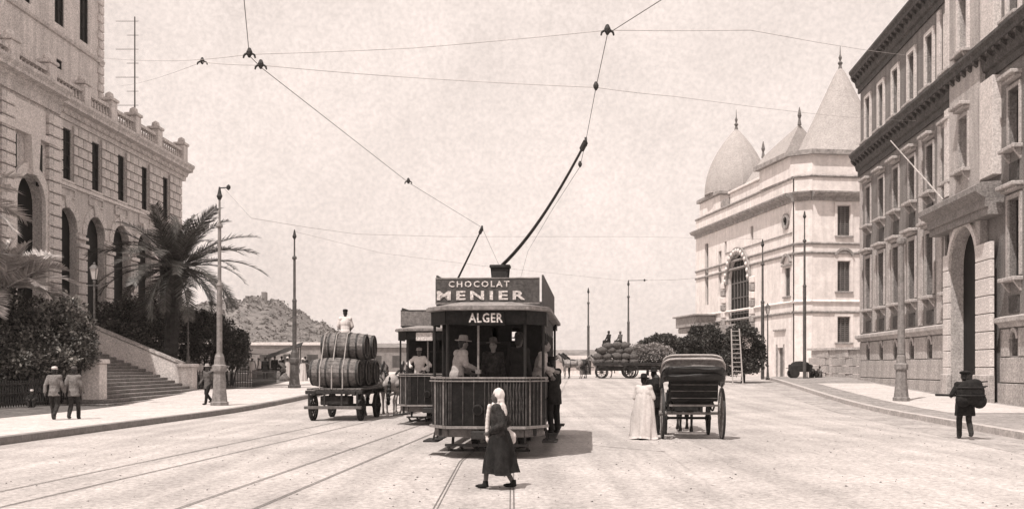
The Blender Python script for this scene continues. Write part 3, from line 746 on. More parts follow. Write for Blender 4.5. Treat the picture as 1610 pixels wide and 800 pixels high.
# body behind the faces
bd = MB(); pl = [(0.2,1.2),(1.5,0.6),(15,2.6),(14,30),(-3.5,27.0)]
bd.add([(x,y,0) for x,y in pl]+[(x,y,18.2) for x,y in pl],[(4,3,2,1,0),(5,6,7,8,9)]+[(i,(i+1)%5,(i+1)%5+5,i+5) for i in range(5)])
bd.build("building_body", M_WHITE, WB)
def shutters(u, z, w, h, side):
    """pair of louvred shutters in a window opening"""
    fr = MB()
    for k in range(4): 
        x = -w/2 + w*k/3; fr.box(u+x-0.05,u+x+0.05,0.14,0.24,z,z+h)
    fr.box(u-w/2,u+w/2,0.15,0.23,z+h-0.12,z+h).box(u-w/2,u+w/2,0.15,0.23,z,z+0.1)
    o = (FR if side else FL)(fr,"shutter_frame",M_SHUT)
    lv = MB(); n = int(h/0.16)
    for i in range(n): lv.box(u-w/2,u+w/2,0.2+0.02*(i%2),0.26,z+h*i/n,z+h*(i+0.72)/n)
    s = (in_frame(lv,AF,Vector((1.2,0.1,0))) if side else in_frame(lv,AL,far)).build("shutter_louvres", M_SHUT, o)
    (FR if side else FL)(MB().box(u-w/2,u+w/2,0.30,0.34,z,z+h),"pane",M_GLASS)
    (FR if side else FL)(MB().bbox(u-w/2-0.25,u+w/2+0.25,-0.16,0.05,z-0.16,z),"sill",M_WTRIM)
for u,z,h in ((2.9,13.2,2.6),(2.9,8.4,2.6),(2.9,4.0,2.2),(8.6,13.2,2.6),(8.6,8.4,2.6)):
    shutters(u,z,1.15,h,True)
    FR(surround_ := MB().box(u-0.85,u-0.6,-0.08,0.02,z,z+h+0.05).box(u+0.6,u+0.85,-0.08,0.02,z,z+h+0.05).box(u-0.85,u+0.85,-0.08,0.02,z+h+0.05,z+h+0.3),"architrave",M_WHITE)
    if z > 8 and z < 12: FR(arch_ring(u,z+h+0.2,0.75,0.95,-0.2,0.02,8,R(20),R(160)),"pediment",M_WTRIM)
shutters(tl(2.0),8.1,1.1,2.5,False)
FL(arch_ring(tl(2.0),10.8,0.8,1.05,-0.22,0.02,8,R(15),R(165)),"pediment",M_WTRIM)
FL(MB().box(tl(2.0)-1.0,tl(2.0)+1.0,-0.2,0.02,10.75,10.92),"pediment",M_WTRIM)
FL(MB().box(tl(3.5)-0.65,tl(3.5)+0.65,0.25,0.3,0.9,3.6),"door",M_SHUT)
FL(MB().box(tl(3.5)-0.9,tl(3.5)-0.65,-0.06,0.02,0.9,3.9).box(tl(3.5)+0.65,tl(3.5)+0.9,-0.06,0.02,0.9,3.9).bbox(tl(3.5)-1.3,tl(3.5)+1.2,-0.2,0.02,5.1,5.25),"door_surround",M_WTRIM)
# round window with ring
FL(arch_ring(tl(2.2),14.7,0.42,0.72,-0.16,0.02,16,0,2*math.pi),"round_window_ring",M_WTRIM)
FL(MB().cyl((tl(2.2),-0.03,14.7),(tl(2.2),0.02,14.7),0.42,0.42,16),"round_window",M_GLASS)
for t,w_,z0,z1 in ((19.2,0.9,9.2,14.0),(23.4,1.1,8.6,15.3),(10.3,0.7,14.0,15.4),(17.5,0.6,13.6,14.8)):
    FL(MB().box(tl(t)-w_/2,tl(t)+w_/2,0.3,0.34,z0,z1),"pane",M_GLASS)
    FL(MB().box(tl(t)-0.04,tl(t)+0.04,0.22,0.3,z0,z1).box(tl(t)-w_/2,tl(t)+w_/2,0.22,0.3,(z0+z1)/2-0.05,(z0+z1)/2+0.05),"window_bar",M_SHUT)
# great arch with glazing, carved surround
ga = tl(13.9)
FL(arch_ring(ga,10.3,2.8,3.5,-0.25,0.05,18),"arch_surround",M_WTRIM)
for k in range(15):
    a = math.pi*(k+0.5)/15
    c = (ga+3.15*math.cos(a),-0.28,10.3+3.15*math.sin(a))
    FL(MB().ball(c,0.2,0.14,0.2,7,5),"arch_rosette",M_WHITE)
FL(MB().box(ga-2.8,ga+2.8,0.32,0.38,5.6,13.2),"pane",M_GLASS)
gb = MB()
for k in range(1,6): gb.box(ga-2.5+5*k/6-0.06,ga-2.5+5*k/6+0.06,0.2,0.31,5.6,10.3+math.sqrt(max(0,6.25-(2.5-5*k/6)**2)))
for z in (7.2,8.8,10.3,11.6): gb.box(ga-2.3,ga+2.3,0.22,0.30,z-0.06,z+0.06)
FL(gb,"glazing_bars",M_SHUT)
for s in (-1,1):
    for k in range(7): FL(MB().bbox(ga+s*3.95-0.45,ga+s*3.95+0.45,-0.3,0.02,5.4+k*0.75,5.4+k*0.75+0.66,0.08),"carved_stone",M_WTRIM if k%2 else M_WHITE)
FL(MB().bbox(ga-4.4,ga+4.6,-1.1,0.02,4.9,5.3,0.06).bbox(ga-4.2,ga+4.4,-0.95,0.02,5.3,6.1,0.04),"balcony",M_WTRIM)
# balcony bay at the far end, projecting
bb = MB().bbox(tl(27.5),tl(20.5),-2.2,0.02,6.2,7.3,0.05).bbox(tl(27.8),tl(20.2),-2.5,0.02,7.3,7.5,0.05).bbox(tl(27.3),tl(20.7),-2.0,0.02,5.6,6.2,0.1)
FL(bb,"balcony",M_WTRIM)
# string courses and cornices on both faces and across the corner
def band(z, prof, name, m, u0=0, over=0.0):
    FR(MB().prismx([(y,z+q) for y,q in prof],-0.02,14),name,m)
    FL(MB().prismx([(y,z+q) for y,q in prof],-over,LF-0.8+0.05),name,m)
    a = [(-0.12,0.8),(1.2,0.1)]
    mb = MB(); d = max(-y for y,_ in prof)
    nx,ny = -0.47,-0.88
    mb.add([(x+nx*-y_ if False else x+nx*(-y_),yy+ny*(-y_),z+q) for (x,yy) in a for (y_,q) in prof],
           [tuple(range(len(prof))),tuple(reversed(range(len(prof),2*len(prof))))]+[(i,(i+1)%len(prof),(i+1)%len(prof)+len(prof),i+len(prof)) for i in range(len(prof))])
    mb.build(name, m, WB)
thin = [(0.05,0),(-0.1,0),(-0.16,0.12),(-0.1,0.22),(0.05,0.26)]
big = [(0.05,0),(-0.15,0),(-0.2,0.3),(-0.6,0.42),(-0.75,0.62),(-0.75,0.74),(0.05,0.85)]
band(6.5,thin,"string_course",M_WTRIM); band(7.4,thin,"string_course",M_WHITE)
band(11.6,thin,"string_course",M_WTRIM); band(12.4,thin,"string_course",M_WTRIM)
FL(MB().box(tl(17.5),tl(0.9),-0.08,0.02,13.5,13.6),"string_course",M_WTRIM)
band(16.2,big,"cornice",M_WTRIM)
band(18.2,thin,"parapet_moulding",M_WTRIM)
# attic blocks above the corner and stepping attic along the left face
MB().add([(x,y,18.4) for x,y in ((-0.3,1.4),(1.3,0.35),(15,2.3),(14,9),(-1.4,8.0))]+[(x,y,20.2) for x,y in ((-0.3,1.4),(1.3,0.35),(15,2.3),(14,9),(-1.4,8.0))],[(4,3,2,1,0),(5,6,7,8,9)]+[(i,(i+1)%5,(i+1)%5+5,i+5) for i in range(5)]).build("attic", M_WHITE, WB)
at = [(-0.65,1.2),(1.2,-0.05),(15.2,1.95),(14.2,9.4),(-1.9,8.3)]
MB().add([(x,y,20.2) for x,y in at]+[(x,y,20.6) for x,y in at],[(4,3,2,1,0),(5,6,7,8,9)]+[(i,(i+1)%5,(i+1)%5+5,i+5) for i in range(5)]).build("attic_moulding", M_WTRIM, WB)
FL(MB().bbox(tl(17),tl(8.5),0.3,1.2,18.4,19.6,0.05).bbox(tl(17.2),tl(8.3),0.1,1.3,19.6,19.85,0.05),"attic",M_WHITE)
FL(MB().bbox(tl(26),tl(19.5),0.1,6,18.4,20.0,0.05),"attic",M_WHITE)
FL(MB().bbox(tl(26.3),tl(19.2),-0.2,6.2,20.0,20.4,0.05),"attic_moulding",M_WTRIM)
FL(MB().prism([(tl(19.6),18.4),(tl(17.2),18.4),(tl(17.2),19.3),(tl(19.6),19.3)],0.2,1.0),"dormer",M_WTRIM)
def dome(c, r, z0, z1, pw_, label):
    prof = []; n = 30
    for i in range(n+1):
        t = i/n; z = z0+(z1-z0)*t
        prof.append((max(0.05, r*((1-t)**0.5*0.3 + 0.7*(1-t)**1.2) if pw_ > 1 else r*(1-t*t)), z))
    # shingle courses: each ring steps out slightly over the one above
    mb = MB(); nn = 16
    for i in range(n):
        mb.lathe([(prof[i][0]+0.025,prof[i][1]),(prof[i+1][0]+0.02,prof[i+1][1]+0.02)], nn, c)
    o = mb.build("slate_dome", M_SLATE, WB)
    MB().lathe([(0.25,z1-0.3),(0.12,z1+0.2),(0.24,z1+0.4),(0.08,z1+0.6),(0.16,z1+0.9),(0.05,z1+1.2),(0.02,z1+2.0)],8,c).build("finial", M_SHUT, o)
dome((5.4,5.6,0),4.3,20.6,29.2,1.25,"")
dome((-0.4,22.5,0),3.4,20.4,27.6,0.85,"")
rf = MB(); p0,p1 = Vector((-0.6,8.4,0)),Vector((-2.0,19.0,0)); s_ = Vector((4.5,0.7,0))
rf.add([(p0.x,p0.y,18.4),(p1.x,p1.y,18.4),(p1.x+9,p1.y+1.3,18.4),(p0.x+9,p0.y+1.3,18.4),(p0.x+3.4,p0.y+1.2,25.0),(p1.x+3.4,p1.y-1.0,23.6)],[(0,1,5,4),(2,3,4,5),(1,2,5),(3,0,4),(3,2,1,0)])
rf.build("slate_roof", M_SLATE, WB)
for p in ((p0.x+3.4,p0.y+1.2,25.0),(p1.x+3.4,p1.y-1.0,23.6)): MB().lathe([(0.2,-0.1),(0.1,0.5),(0.2,0.8),(0.03,1.6)],8,p).build("finial", M_SHUT, WB)

# ================================================================ far things
hm = MB(); nx_, ny_ = 60, 24; prof_px = [(240,520),(300,482),(340,474),(380,466),(425,464),(455,474),(480,489),(525,511),(560,524),(600,541),(640,556),(700,575),(760,577)]
def ridge(px):
    if px <= prof_px[0][0]: return 520
    for (a,ya),(b,yb) in zip(prof_px[:-1],prof_px[1:]):
        if a <= px <= b: return ya+(yb-ya)*(px-a)/(b-a)
    return 577
vs_ = []
for j in range(ny_+1):
    t = j/ny_; y = 300+ 320*t
    for i in range(nx_+1):
        px = 180+580*i/nx_
        x = (px-805)/F*480 * (0.93+0.14*t)
        top = max(0,(577-ridge(px))/F*480)
        prof_ = sstep(t/0.56) if t < 0.56 else 1-0.5*sstep((t-0.56)/0.44)
        z = 1.0 + 1.0*top*prof_*(0.97+0.05*math.sin(i*1.7+j*0.9)) 
        vs_.append((x,y,z-0.2))
hm.add(vs_,[(j*(nx_+1)+i,j*(nx_+1)+i+1,(j+1)*(nx_+1)+i+1,(j+1)*(nx_+1)+i) for j in range(ny_) for i in range(nx_)])
hill = structure("hill", hm, M_HILL)
hill.data.polygons.foreach_set("use_smooth",[True]*len(hill.data.polygons))
# scrub scattered over the hillside
V = np.array(vs_).reshape(ny_+1,nx_+1,3); pts=[]
for _ in range(3600):
    j = rng.integers(0,14); i = rng.integers(0,nx_); a,b = rng.random(2)
    p = V[j,i]*(1-a)*(1-b)+V[j,i+1]*a*(1-b)+V[j+1,i]*(1-a)*b+V[j+1,i+1]*a*b
    r = rng.uniform(0.6,1.5)
    if p[2] < 2.2: continue
    q = rng.normal(size=(7,3))*np.array([r,r,r*0.5])*0.6
    pts.append(p + q)
pts = np.concatenate(pts)
link("hillside_scrub", leaf_mesh("hillside_scrub", pts, np.tile([0,0,0.5],(len(pts),1)), 1.0, 0.9), M_HSCRUB, kind="stuff")
FT = thing("hilltop_fort", "small fort with turrets on the hilltop ridge", "fort", (-118,478,29))
MB().box(-5,5,-4,4,1,3.6).build("wall", M_FAR, FT)
MB().box(-6,-4.4,-2,2,1,6.0).box(1.5,3.4,-2,2,3.5,7.8).build("turret", M_FAR, FT)
LBG = thing("low_market_building", "long low flat roofed building at the foot of the hill", "building", (-43,142,1))
MB().box(-20,20,0,8,0,3.9).build("wall", M_FAR, LBG)
MB().bbox(-20.3,20.3,-0.3,8.3,3.9,4.3).build("roof", M_PALE, LBG)
for k in range(12): MB().box(-18.4+k*3.3,-16.9+k*3.3,-0.03,0.05,0.2 if k%3 else 0.0,2.6).build("opening", M_FARD, LBG)
LB2 = thing("far_shed", "low pale shed beyond the far wagons, right of the front tram", "building", (9.3,118,1))
MB().box(-4.6,3.0,0,6,0,2.2).build("wall", M_WHITE, LB2)
MB().prismx([(-0.5,1.6),(3,2.9),(6.5,1.6)],-5,3.3).build("roof", M_FAR, LB2)
MB().box(-1.5,-0.2,-0.03,0.05,0,1.6).build("door", M_FARD, LB2)
LB3 = thing("distant_quay_building", "distant low warehouse left of the front tram", "building", (-15,190,1))
MB().box(-16,14,0,10,0,4.5).build("wall", M_FAR, LB3)
MB().prismx([(-0.4,4.5),(5,5.4),(10.4,4.5)],-16.4,14.4).build("roof", M_FAR, LB3)
for k in range(8): MB().box(-14+k*3.4,-12.6+k*3.4,-0.03,0.05,0.8,3).build("window", M_FARD, LB3)
# loose grit, straw and droppings trodden into the road
_n = 2600; gv = np.empty((_n,4,3)); gy = 9+36*rng.random(_n)**1.5; gx = -10+24*rng.random(_n)
for i in range(_n):
    s_ = 0.006+0.017*rng.random()**3; a_ = rng.random()*6.28; z_ = gz(gy[i])+0.008; k_ = 1+1.5*rng.random()
    gv[i] = [(gx[i]+s_*k_*math.cos(a_),gy[i]+s_*k_*math.sin(a_),z_),(gx[i]+s_*math.cos(a_+2.1),gy[i]+s_*math.sin(a_+2.1),z_),(gx[i]+s_*math.cos(a_+4.2),gy[i]+s_*math.sin(a_+4.2),z_),(gx[i],gy[i],z_+s_*0.9)]
mb_ = MB(); mb_.v = [tuple(p) for p in gv.reshape(-1,3)]; mb_.f = [f for i in range(_n) for f in ((4*i,4*i+1,4*i+3),(4*i+1,4*i+2,4*i+3),(4*i+2,4*i,4*i+3))]
mb_.build("road_grit", mat("trodden litter", 0.17, lo=.5, hi=1.6, scale=1.5, island=.7, bump=0), kind="stuff")
# ================================================================ planting
def shrub(px, py, d, rx, ry, rz, label, m=M_LEAF, n=16, dens=95, size=0.15, group=None, name="shrub", ground=None, cat="shrub"):
    c = P(px, py, d); g = gz(d)+0.2 if ground is None else ground
    t = thing(name, label, cat, (c.x, c.y, g), group=group)
    lumps = lumps_in(0,0,c.z-g,rx,ry,rz,n)
    link("foliage", lump_leaves("foliage", lumps, dens, size), m, t)
    st = MB()
    for k in range(5):
        a = k*1.26+0.3; st.cyl((0.12*math.cos(a),0.12*math.sin(a),-0.1),(rx*0.5*math.cos(a),ry*0.5*math.sin(a),c.z-g+rz*0.2),0.06,0.02,5)
    st.build("stem", M_BARK, t)
    return t
GH = "garden shrubs around the stone steps"
shrub(20,545,42.6,2.6,1.3,2.2,"tall dark shrub at the far left edge of the garden",group=GH,n=20)
shrub(75,525,43.4,2.0,1.0,1.7,"rounded shrub rising highest beside the small pale palm",M_LEAFL,group=GH,n=18)
shrub(112,560,43.0,1.05,0.8,1.5,"dark shrub hard against the near stair pedestal",group=GH,n=14)
shrub(50,575,42.0,1.9,0.6,1.0,"low flowering shrub just above the hedge behind the two walking men",M_LEAFL,group=GH,n=14)
hd = thing("hedge", "long clipped dark hedge behind the low garden fence", "hedge", (0,0,0))
hl = []
for k in range(26):
    y = 33.5+k*0.39; hl.append(((-20.9+random.uniform(-.1,.1), y, 0.95+random.uniform(-.08,.08)),0.5,0.5,0.72))
link("foliage", lump_leaves("foliage", hl, 130, 0.12), M_LEAFD, hd)
st = MB()
for k in range(14): st.cyl((-20.9,33.8+k*0.75,0.2),(-20.85,33.9+k*0.75,1.0),0.04,0.02,5)
st.build("stem", M_BARK, hd)
shrub(178,512,61.0,1.9,1.2,1.5,"dark shrub leaning over the parapet under the arcade",group=GH)
shrub(240,515,61.6,2.3,1.4,1.9,"broad shrub behind the far parapet below the large palm",M_LEAFL,group=GH,n=20)
shrub(318,545,62.0,2.0,1.4,2.3,"big dark shrub right of the far stair pedestal",M_LEAFD,group=GH,n=20)
shrub(362,558,62.4,1.35,1.2,1.9,"rightmost dark shrub of the garden beside the tall pole",M_LEAFD,group=GH,n=18)
shrub(205,545,59.6,2.6,0.9,1.6,"shrub with pale leaf tips hugging the parapet wall",M_LEAF,group=GH,n=16)
# garden fences
def rail_fence(a, b, z, h, n, label):
    t = thing("garden_fence", label, "fence", (0,0,0)); a, b = Vector(a), Vector(b)
    for zz in (0.12, h*0.55, h-0.06): MB().beam((a.x,a.y,z+zz),(b.x,b.y,z+zz),0.04,0.05).build("rail", M_IRON, t)
    p = None
    for i in range(n+1):
        c = a.lerp(b, i/n)
        if p is None: p = MB().box(-0.02,0.02,-0.02,0.02,0,h+0.08).build("bar", M_IRON, t, loc=(c.x,c.y,z))
        else: put(p, (c.x,c.y,z), t)
rail_fence((-20.15,33.5),(-19.0,43.6),0.30,0.95,60,"low dark iron fence in front of the hedge on the left")
rail_fence((-18.2,59.2),(-15.35,60.6),0.35,1.25,22,"low dark railing at the foot of the garden beside the pole")
rail_fence((-15.35,60.6),(-15.2,66.0),0.35,1.25,24,"return of the dark railing running back from the kerb")

def frond_mesh(L_, droop, el, nl=44, ll=0.78, wd=0.06, seed=0):
    r = random.Random(seed); pts = []; p = Vector((0,0,0)); a = el; n = 16; ds = L_/n
    for i in range(n+1):
        pts.append(p.copy()); p = p + Vector((math.cos(a),0,math.sin(a)))*ds; a -= droop/n*(0.5+i/n)
    mb = MB()
    for i in range(n): mb.cyl(pts[i],pts[i+1],0.045*(1-i/n)+0.012,0.045*(1-(i+1)/n)+0.012,5,False)
    for k in range(nl):
        t = 0.12+0.88*k/nl; q = t*n; i = min(int(q),n-1); c = pts[i].lerp(pts[i+1],q-i)
        tg = (pts[i+1]-pts[i]).normalized(); up = Vector((-tg.z,0,tg.x))
        l = ll*(0.45+0.75*math.sin(math.pi*min(1,0.15+0.8*t)))*r.uniform(0.85,1.1)
        for s in (-1,1):
            d = (tg*0.75+Vector((0,s*0.85,0))+up*r.uniform(0.05,0.35)).normalized()
            e = c + d*l - Vector((0,0,0.12*l)); w = tg*wd
            mb.add([c-w*0.5,c+w*0.5,c+w*0.7+(e-c)*0.5,e,c-w*0.7+(e-c)*0.5],[(0,1,2,3,4)])
    return mb
def palm(loc, h, r0, nf, L_, label, m, lean=(0,0), el_range=(-0.30,1.4), seed=1):
    r = random.Random(seed)
    t = thing("date_palm", label, "palm tree", loc)
    tr = MB(); n = 16
    for i in range(n):
        z0, z1 = h*i/n, h*(i+1)/n; k = lambda z: Vector((lean[0]*(z/h)**2, lean[1]*(z/h)**2, z))
        tr.cyl(k(z0),k(z1),r0*(1.08 if i else 1.3),r0*0.92,10)
    k = Vector((lean[0],lean[1],h))
    for i in range(60):                       # stubs of cut fronds round the neck
        a = r.random()*6.28; z = r.uniform(-1.3,0.1); d = Vector((math.cos(a),math.sin(a),0.9))
        q = k+Vector((math.cos(a)*r0*0.9,math.sin(a)*r0*0.9,z)); tr.cyl(q,q+d*0.32,0.09,0.05,4)
    tr.build("trunk", M_BARK, t)
    vs_ = []
    for j in range(5):
        f = j/4; el = el_range[1]+(el_range[0]-el_range[1])*f
        vs_.append((frond_mesh(L_*(0.85+0.15*math.sin(3*f)), 0.85+0.6*f if el<1.2 else 0.8, el, seed=seed+j), el))
    meshes = [mb.mesh("frond") for mb,_ in vs_]
    for i in range(nf):
        j = min(4, int((i/nf)**0.9*5)); a = i*2.39996+r.uniform(-.2,.2)
        o = link("frond", meshes[j], m, t, loc=k+Vector((math.cos(a)*0.15,math.sin(a)*0.15,0.1)))
        o.rotation_euler = (r.uniform(-.3,.3), r.uniform(-.22,.22), a); q_ = r.uniform(.78,1.08); o.scale = (q_,q_,q_)
    return t
c = P(268,425,59.0)
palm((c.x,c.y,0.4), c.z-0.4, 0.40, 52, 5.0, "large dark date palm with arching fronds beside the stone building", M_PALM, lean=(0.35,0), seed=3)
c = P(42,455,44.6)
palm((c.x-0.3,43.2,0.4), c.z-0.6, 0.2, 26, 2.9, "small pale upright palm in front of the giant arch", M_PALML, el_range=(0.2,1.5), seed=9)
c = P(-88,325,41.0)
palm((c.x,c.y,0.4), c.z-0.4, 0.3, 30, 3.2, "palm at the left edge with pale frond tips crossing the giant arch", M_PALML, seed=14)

# clipped ficus with a ladder, far side of the carriage
def broad_tree(px, d, lumps, label, m=M_LEAFD, dens=95, size=0.14, trunk=0.16, top=2.5, group=None, name="ficus_tree"):
    g = gz(d); x = (px-805)/F*d
    t = thing(name, label, "tree", (x,d,g), group=group)
    lm = []
    for (qx,qy,rx,rz) in lumps:
        p = P(qx,qy,d); lm += lumps_in(p.x-x,0,p.z-g,rx,rx*0.85,rz,12)
    link("crown", lump_leaves("crown", lm, dens, size), m, t)
    tr = MB().cyl((0,0,-0.1),(0.05,0,top*0.5),trunk,trunk*0.8,8).cyl((0.05,0,top*0.5),(0,0.05,top),trunk*0.8,trunk*0.5,8)
    for k in range(5): 
        a = k*1.3; tr.cyl((0.03,0,top*0.45),(math.cos(a)*1.1,math.sin(a)*0.9,top*1.05),trunk*0.5,trunk*0.2,6)
    tr.build("trunk", M_BARK, t); return t
broad_tree(1168,70,[(1168,535,1.45,1.55),(1160,565,1.45,1.3),(1188,562,0.8,1.5),(1165,582,1.5,.75)],"clipped round ficus tree with a ladder leaning against it",top=2.0,group="clipped ficus trees")
broad_tree(1127,71.5,[(1125,530,0.95,1.1),(1130,560,1.0,1.2),(1134,584,.9,.65)],"smaller ficus tree left of the ladder, under the white balcony",top=2.4,group="clipped ficus trees")
TG = "far dark trees behind the wagons"
for i,(px,py,rx,rz,lb) in enumerate(((1018,545,1.7,0.9,"leftmost dark tree above the loaded wagons"),(1048,541,2.0,1.1,"dark far tree directly above the carriage hood"),(1080,542,1.9,1.1,"dark far tree between the carriage hood and the white balcony"),(1106,532,1.7,1.7,"tallest far tree touching the white balcony"))):
    broad_tree(px,106+i,[(px,py,rx,rz),(px,py+14,rx*1.05,rz),(px,py+28,rx*1.05,rz)],lb,size=0.26,dens=40,top=2.2,group=TG)
ld = thing("ladder", "pale wooden ladder standing against the clipped ficus tree", "ladder", (P(1160,600,67.8).x,67.8,gz(67.8)), rot=(R(-9),0,R(4)))
for s in (-1,1): MB().beam((s*0.34,0,0),(s*0.27,0,3.75),0.075,0.06).build("rail", M_WOODL, ld)
for k in range(12): MB().cyl((-0.33+k*0.005,0,0.28+k*0.3),(0.33-k*0.005,0,0.28+k*0.3),0.026,0.026,6).build("rung", M_WOODL, ld)

# ================================================================ poles, lamps, wires
def tram_pole(x, d, top, m, label, base=True, arm=None, broken=False, group="tram wire poles"):
    g = gz(d)+0.15; h = top-g
    t = thing("tram_pole", label, "pole", (x,d,g), group=group)
    if base:
        MB().lathe([(0.38,0),(0.38,0.16),(0.33,0.2),(0.27,0.8),(0.24,1.45),(0.31,1.5),(0.31,1.72),(0.23,1.78),(0.2,2.1),(0.14,2.25)],8,rot=R(22.5)).build("base", M_IRONL if m is M_IRONL else M_IRONG, t)
    z0 = 2.2 if base else 0
    if broken:
        MB().lathe([(0.19,z0),(0.18,z0+0.2),(0.155,h*0.6),(0.14,h-0.25)],10).build("shaft", m, t)
        MB().lathe([(0.2,h-0.3),(0.22,h-0.2),(0.2,h-0.05),(0.06,h)],10).build("collar", m, t)
        return t
    MB().lathe([(0.125,z0),(0.12,h*0.55),(0.08,h*0.56),(0.075,h*0.82),(0.05,h*0.83),(0.045,h-0.5)],10).build("shaft", m, t)
    for zz in (h*0.55,h*0.82): MB().lathe([(0.12,zz-0.06),(0.15,zz),(0.1,zz+0.12)],10).build("collar", m, t)
    MB().lathe([(0.06,h-0.55),(0.13,h-0.4),(0.09,h-0.3),(0.03,h)],8).build("finial", M_IRON, t)
    if arm:
        a = MB().cyl((0,0,h-0.05),(arm,0,h-0.02),0.03,0.025,6)
        a.build("arm", M_IRON, t)
        MB().lathe([(0.02,-0.12),(0.09,-0.05),(0.09,0.05),(0.02,0.12)],8,(arm*0.85,0,h-0.02)).build("insulator", M_IRON, t)
    return t
tram_pole(-12.51,43.8,9.55,M_IRONL,"tall pale tram pole with short arm and octagonal base, on the left kerb",arm=0.45)
tram_pole(P(463,0,60).x,60,9.9,M_IRONG,"tall thin tram pole further along the left kerb",arm=None)
tram_pole(P(1417,0,47.8).x,47.8,7.9,M_IRONL,"thick fluted pole with capped top in front of the brown building",broken=True)
tram_pole(P(1265,0,74.5).x,74.5,13.2,M_IRONG,"tall thin pole in front of the corner of the white building",base=False)
tram_pole(P(1199,0,72.5).x,72.5,10.9,M_IRONG,"thin pole rising beside the gas lamp before the white building",base=False)
tram_pole(P(925,0,100).x,100,9.6,M_IRONG,"distant thin pole left above the loaded wagons",base=False)
tram_pole(P(988,0,97).x,97,10.1,M_IRONG,"distant thin pole right above the loaded wagons, with a long arm",base=False,arm=1.8)
gas_lamp((P(1207,0,71.5).x,71.5,gz(71.5)+0.15), 5.2, "tall gas lamp beside the clipped ficus tree")

def wire(name, pts, label, r=0.011, m=None, cat="wire", group=None, sag=0.0, seg=6):
    t = thing(name, label, cat, tuple(pts[0]), group=group); o0 = Vector(pts[0])
    q = []
    for a,b in zip(pts[:-1],pts[1:]):
        a,b = Vector(a),Vector(b)
        for k in range(seg):
            f = k/seg; p = a.lerp(b,f); p.z -= sag*4*f*(1-f)*(b-a).length*0.02; q.append(p-o0)
    q.append(Vector(pts[-1])-o0)
    MB().tube(q, r, 5).build("strand", m or M_WIRE, t); return t
def hanger(t, p, s=1.0, ears=True):
    o0 = Vector(t.location); c = Vector(p)-o0
    h = MB().lathe([(0.02,-0.06),(0.055,0.0),(0.06,0.05),(0.03,0.12),(0.015,0.13)],8,c)
    if ears: 
        for sx in (-1,1): h.cyl(c+Vector((0,0,0.05)),c+Vector((sx*0.10*s,0,-0.01)),0.022,0.022,6); h.cyl(c+Vector((sx*0.10*s,0,-0.01)),c+Vector((sx*0.115*s,0,-0.07)),0.022,0.016,6)
    h.v = [tuple(c+(Vector(p)-c)*0.72) for p in h.v]; h.build("wire_hanger", M_IRON, t)
ZW = 6.2
lw = wire("trolley_wire",[Wz(378,-60),Wz(392,88),Wz(410,106),Wz(642,287),Wz(758,358),Wz(795,440)],"overhead trolley wire on the left with black hangers, above the rear tram",0.0055,group="overhead tram wires")
for p in ((392,86),(410,104)): hanger(lw,Wz(*p))
hanger(lw,Wz(642,286),1.0,True); 
rw = wire("trolley_wire",[Wz(1110,-48),Wz(1040,0),Wz(955,54),Wz(937,138),Wz(921,222),Wz(912,262),Wz(868,330),Wz(830,395),Wz(815,450)],"overhead trolley wire on the right that the front tram's pole touches",0.0055,group="overhead tram wires")
for p,e in (((955,50),True),((937,138),False),((912,260),False)): hanger(rw,Wz(*p),1.0,e)
s1 = wire("span_wire",[P(150,90,30),P(262,96,22),Wz(392,86,6.32),Wz(650,76,6.35),Wz(955,48,6.32),Wz(1180,48,6.6),P(1480,90,41)],"upper span wire crossing the street from building to building",0.0045,M_WIREF,sag=0.15,group="span wires across the street")
s2 = wire("span_wire",[P(190,135,48),P(318,98,20),Wz(410,103,6.3),Wz(640,122,6.5),Wz(937,138,6.3),Wz(1060,152,6.9),P(1440,190,50)],"lower span wire through the second pair of hangers",0.0045,M_WIREF,sag=0.15,group="span wires across the street")
hanger(s2,P(318,98,20),1.2)
wire("span_wire",[P(352,296,43.8),P(395,343,42),P(480,357,46),P(560,368,52),P(700,372,60),P(1000,372,74),P(1199,376,72.5)],"faint far span wire from the left pole over both trams",0.009,M_WIREF,group="span wires across the street")
wire("span_wire",[P(463,364,60),P(600,398,66),P(760,418,72),P(990,442,97)],"faint distant wire sloping between the thin poles",0.009,M_WIREF,group="span wires across the street")
wire("span_wire",[P(988,441,97),P(1060,440,99),P(1105,436,104)],"faint wire from the distant right pole to the white building",0.015,M_WIREF,group="span wires across the street")
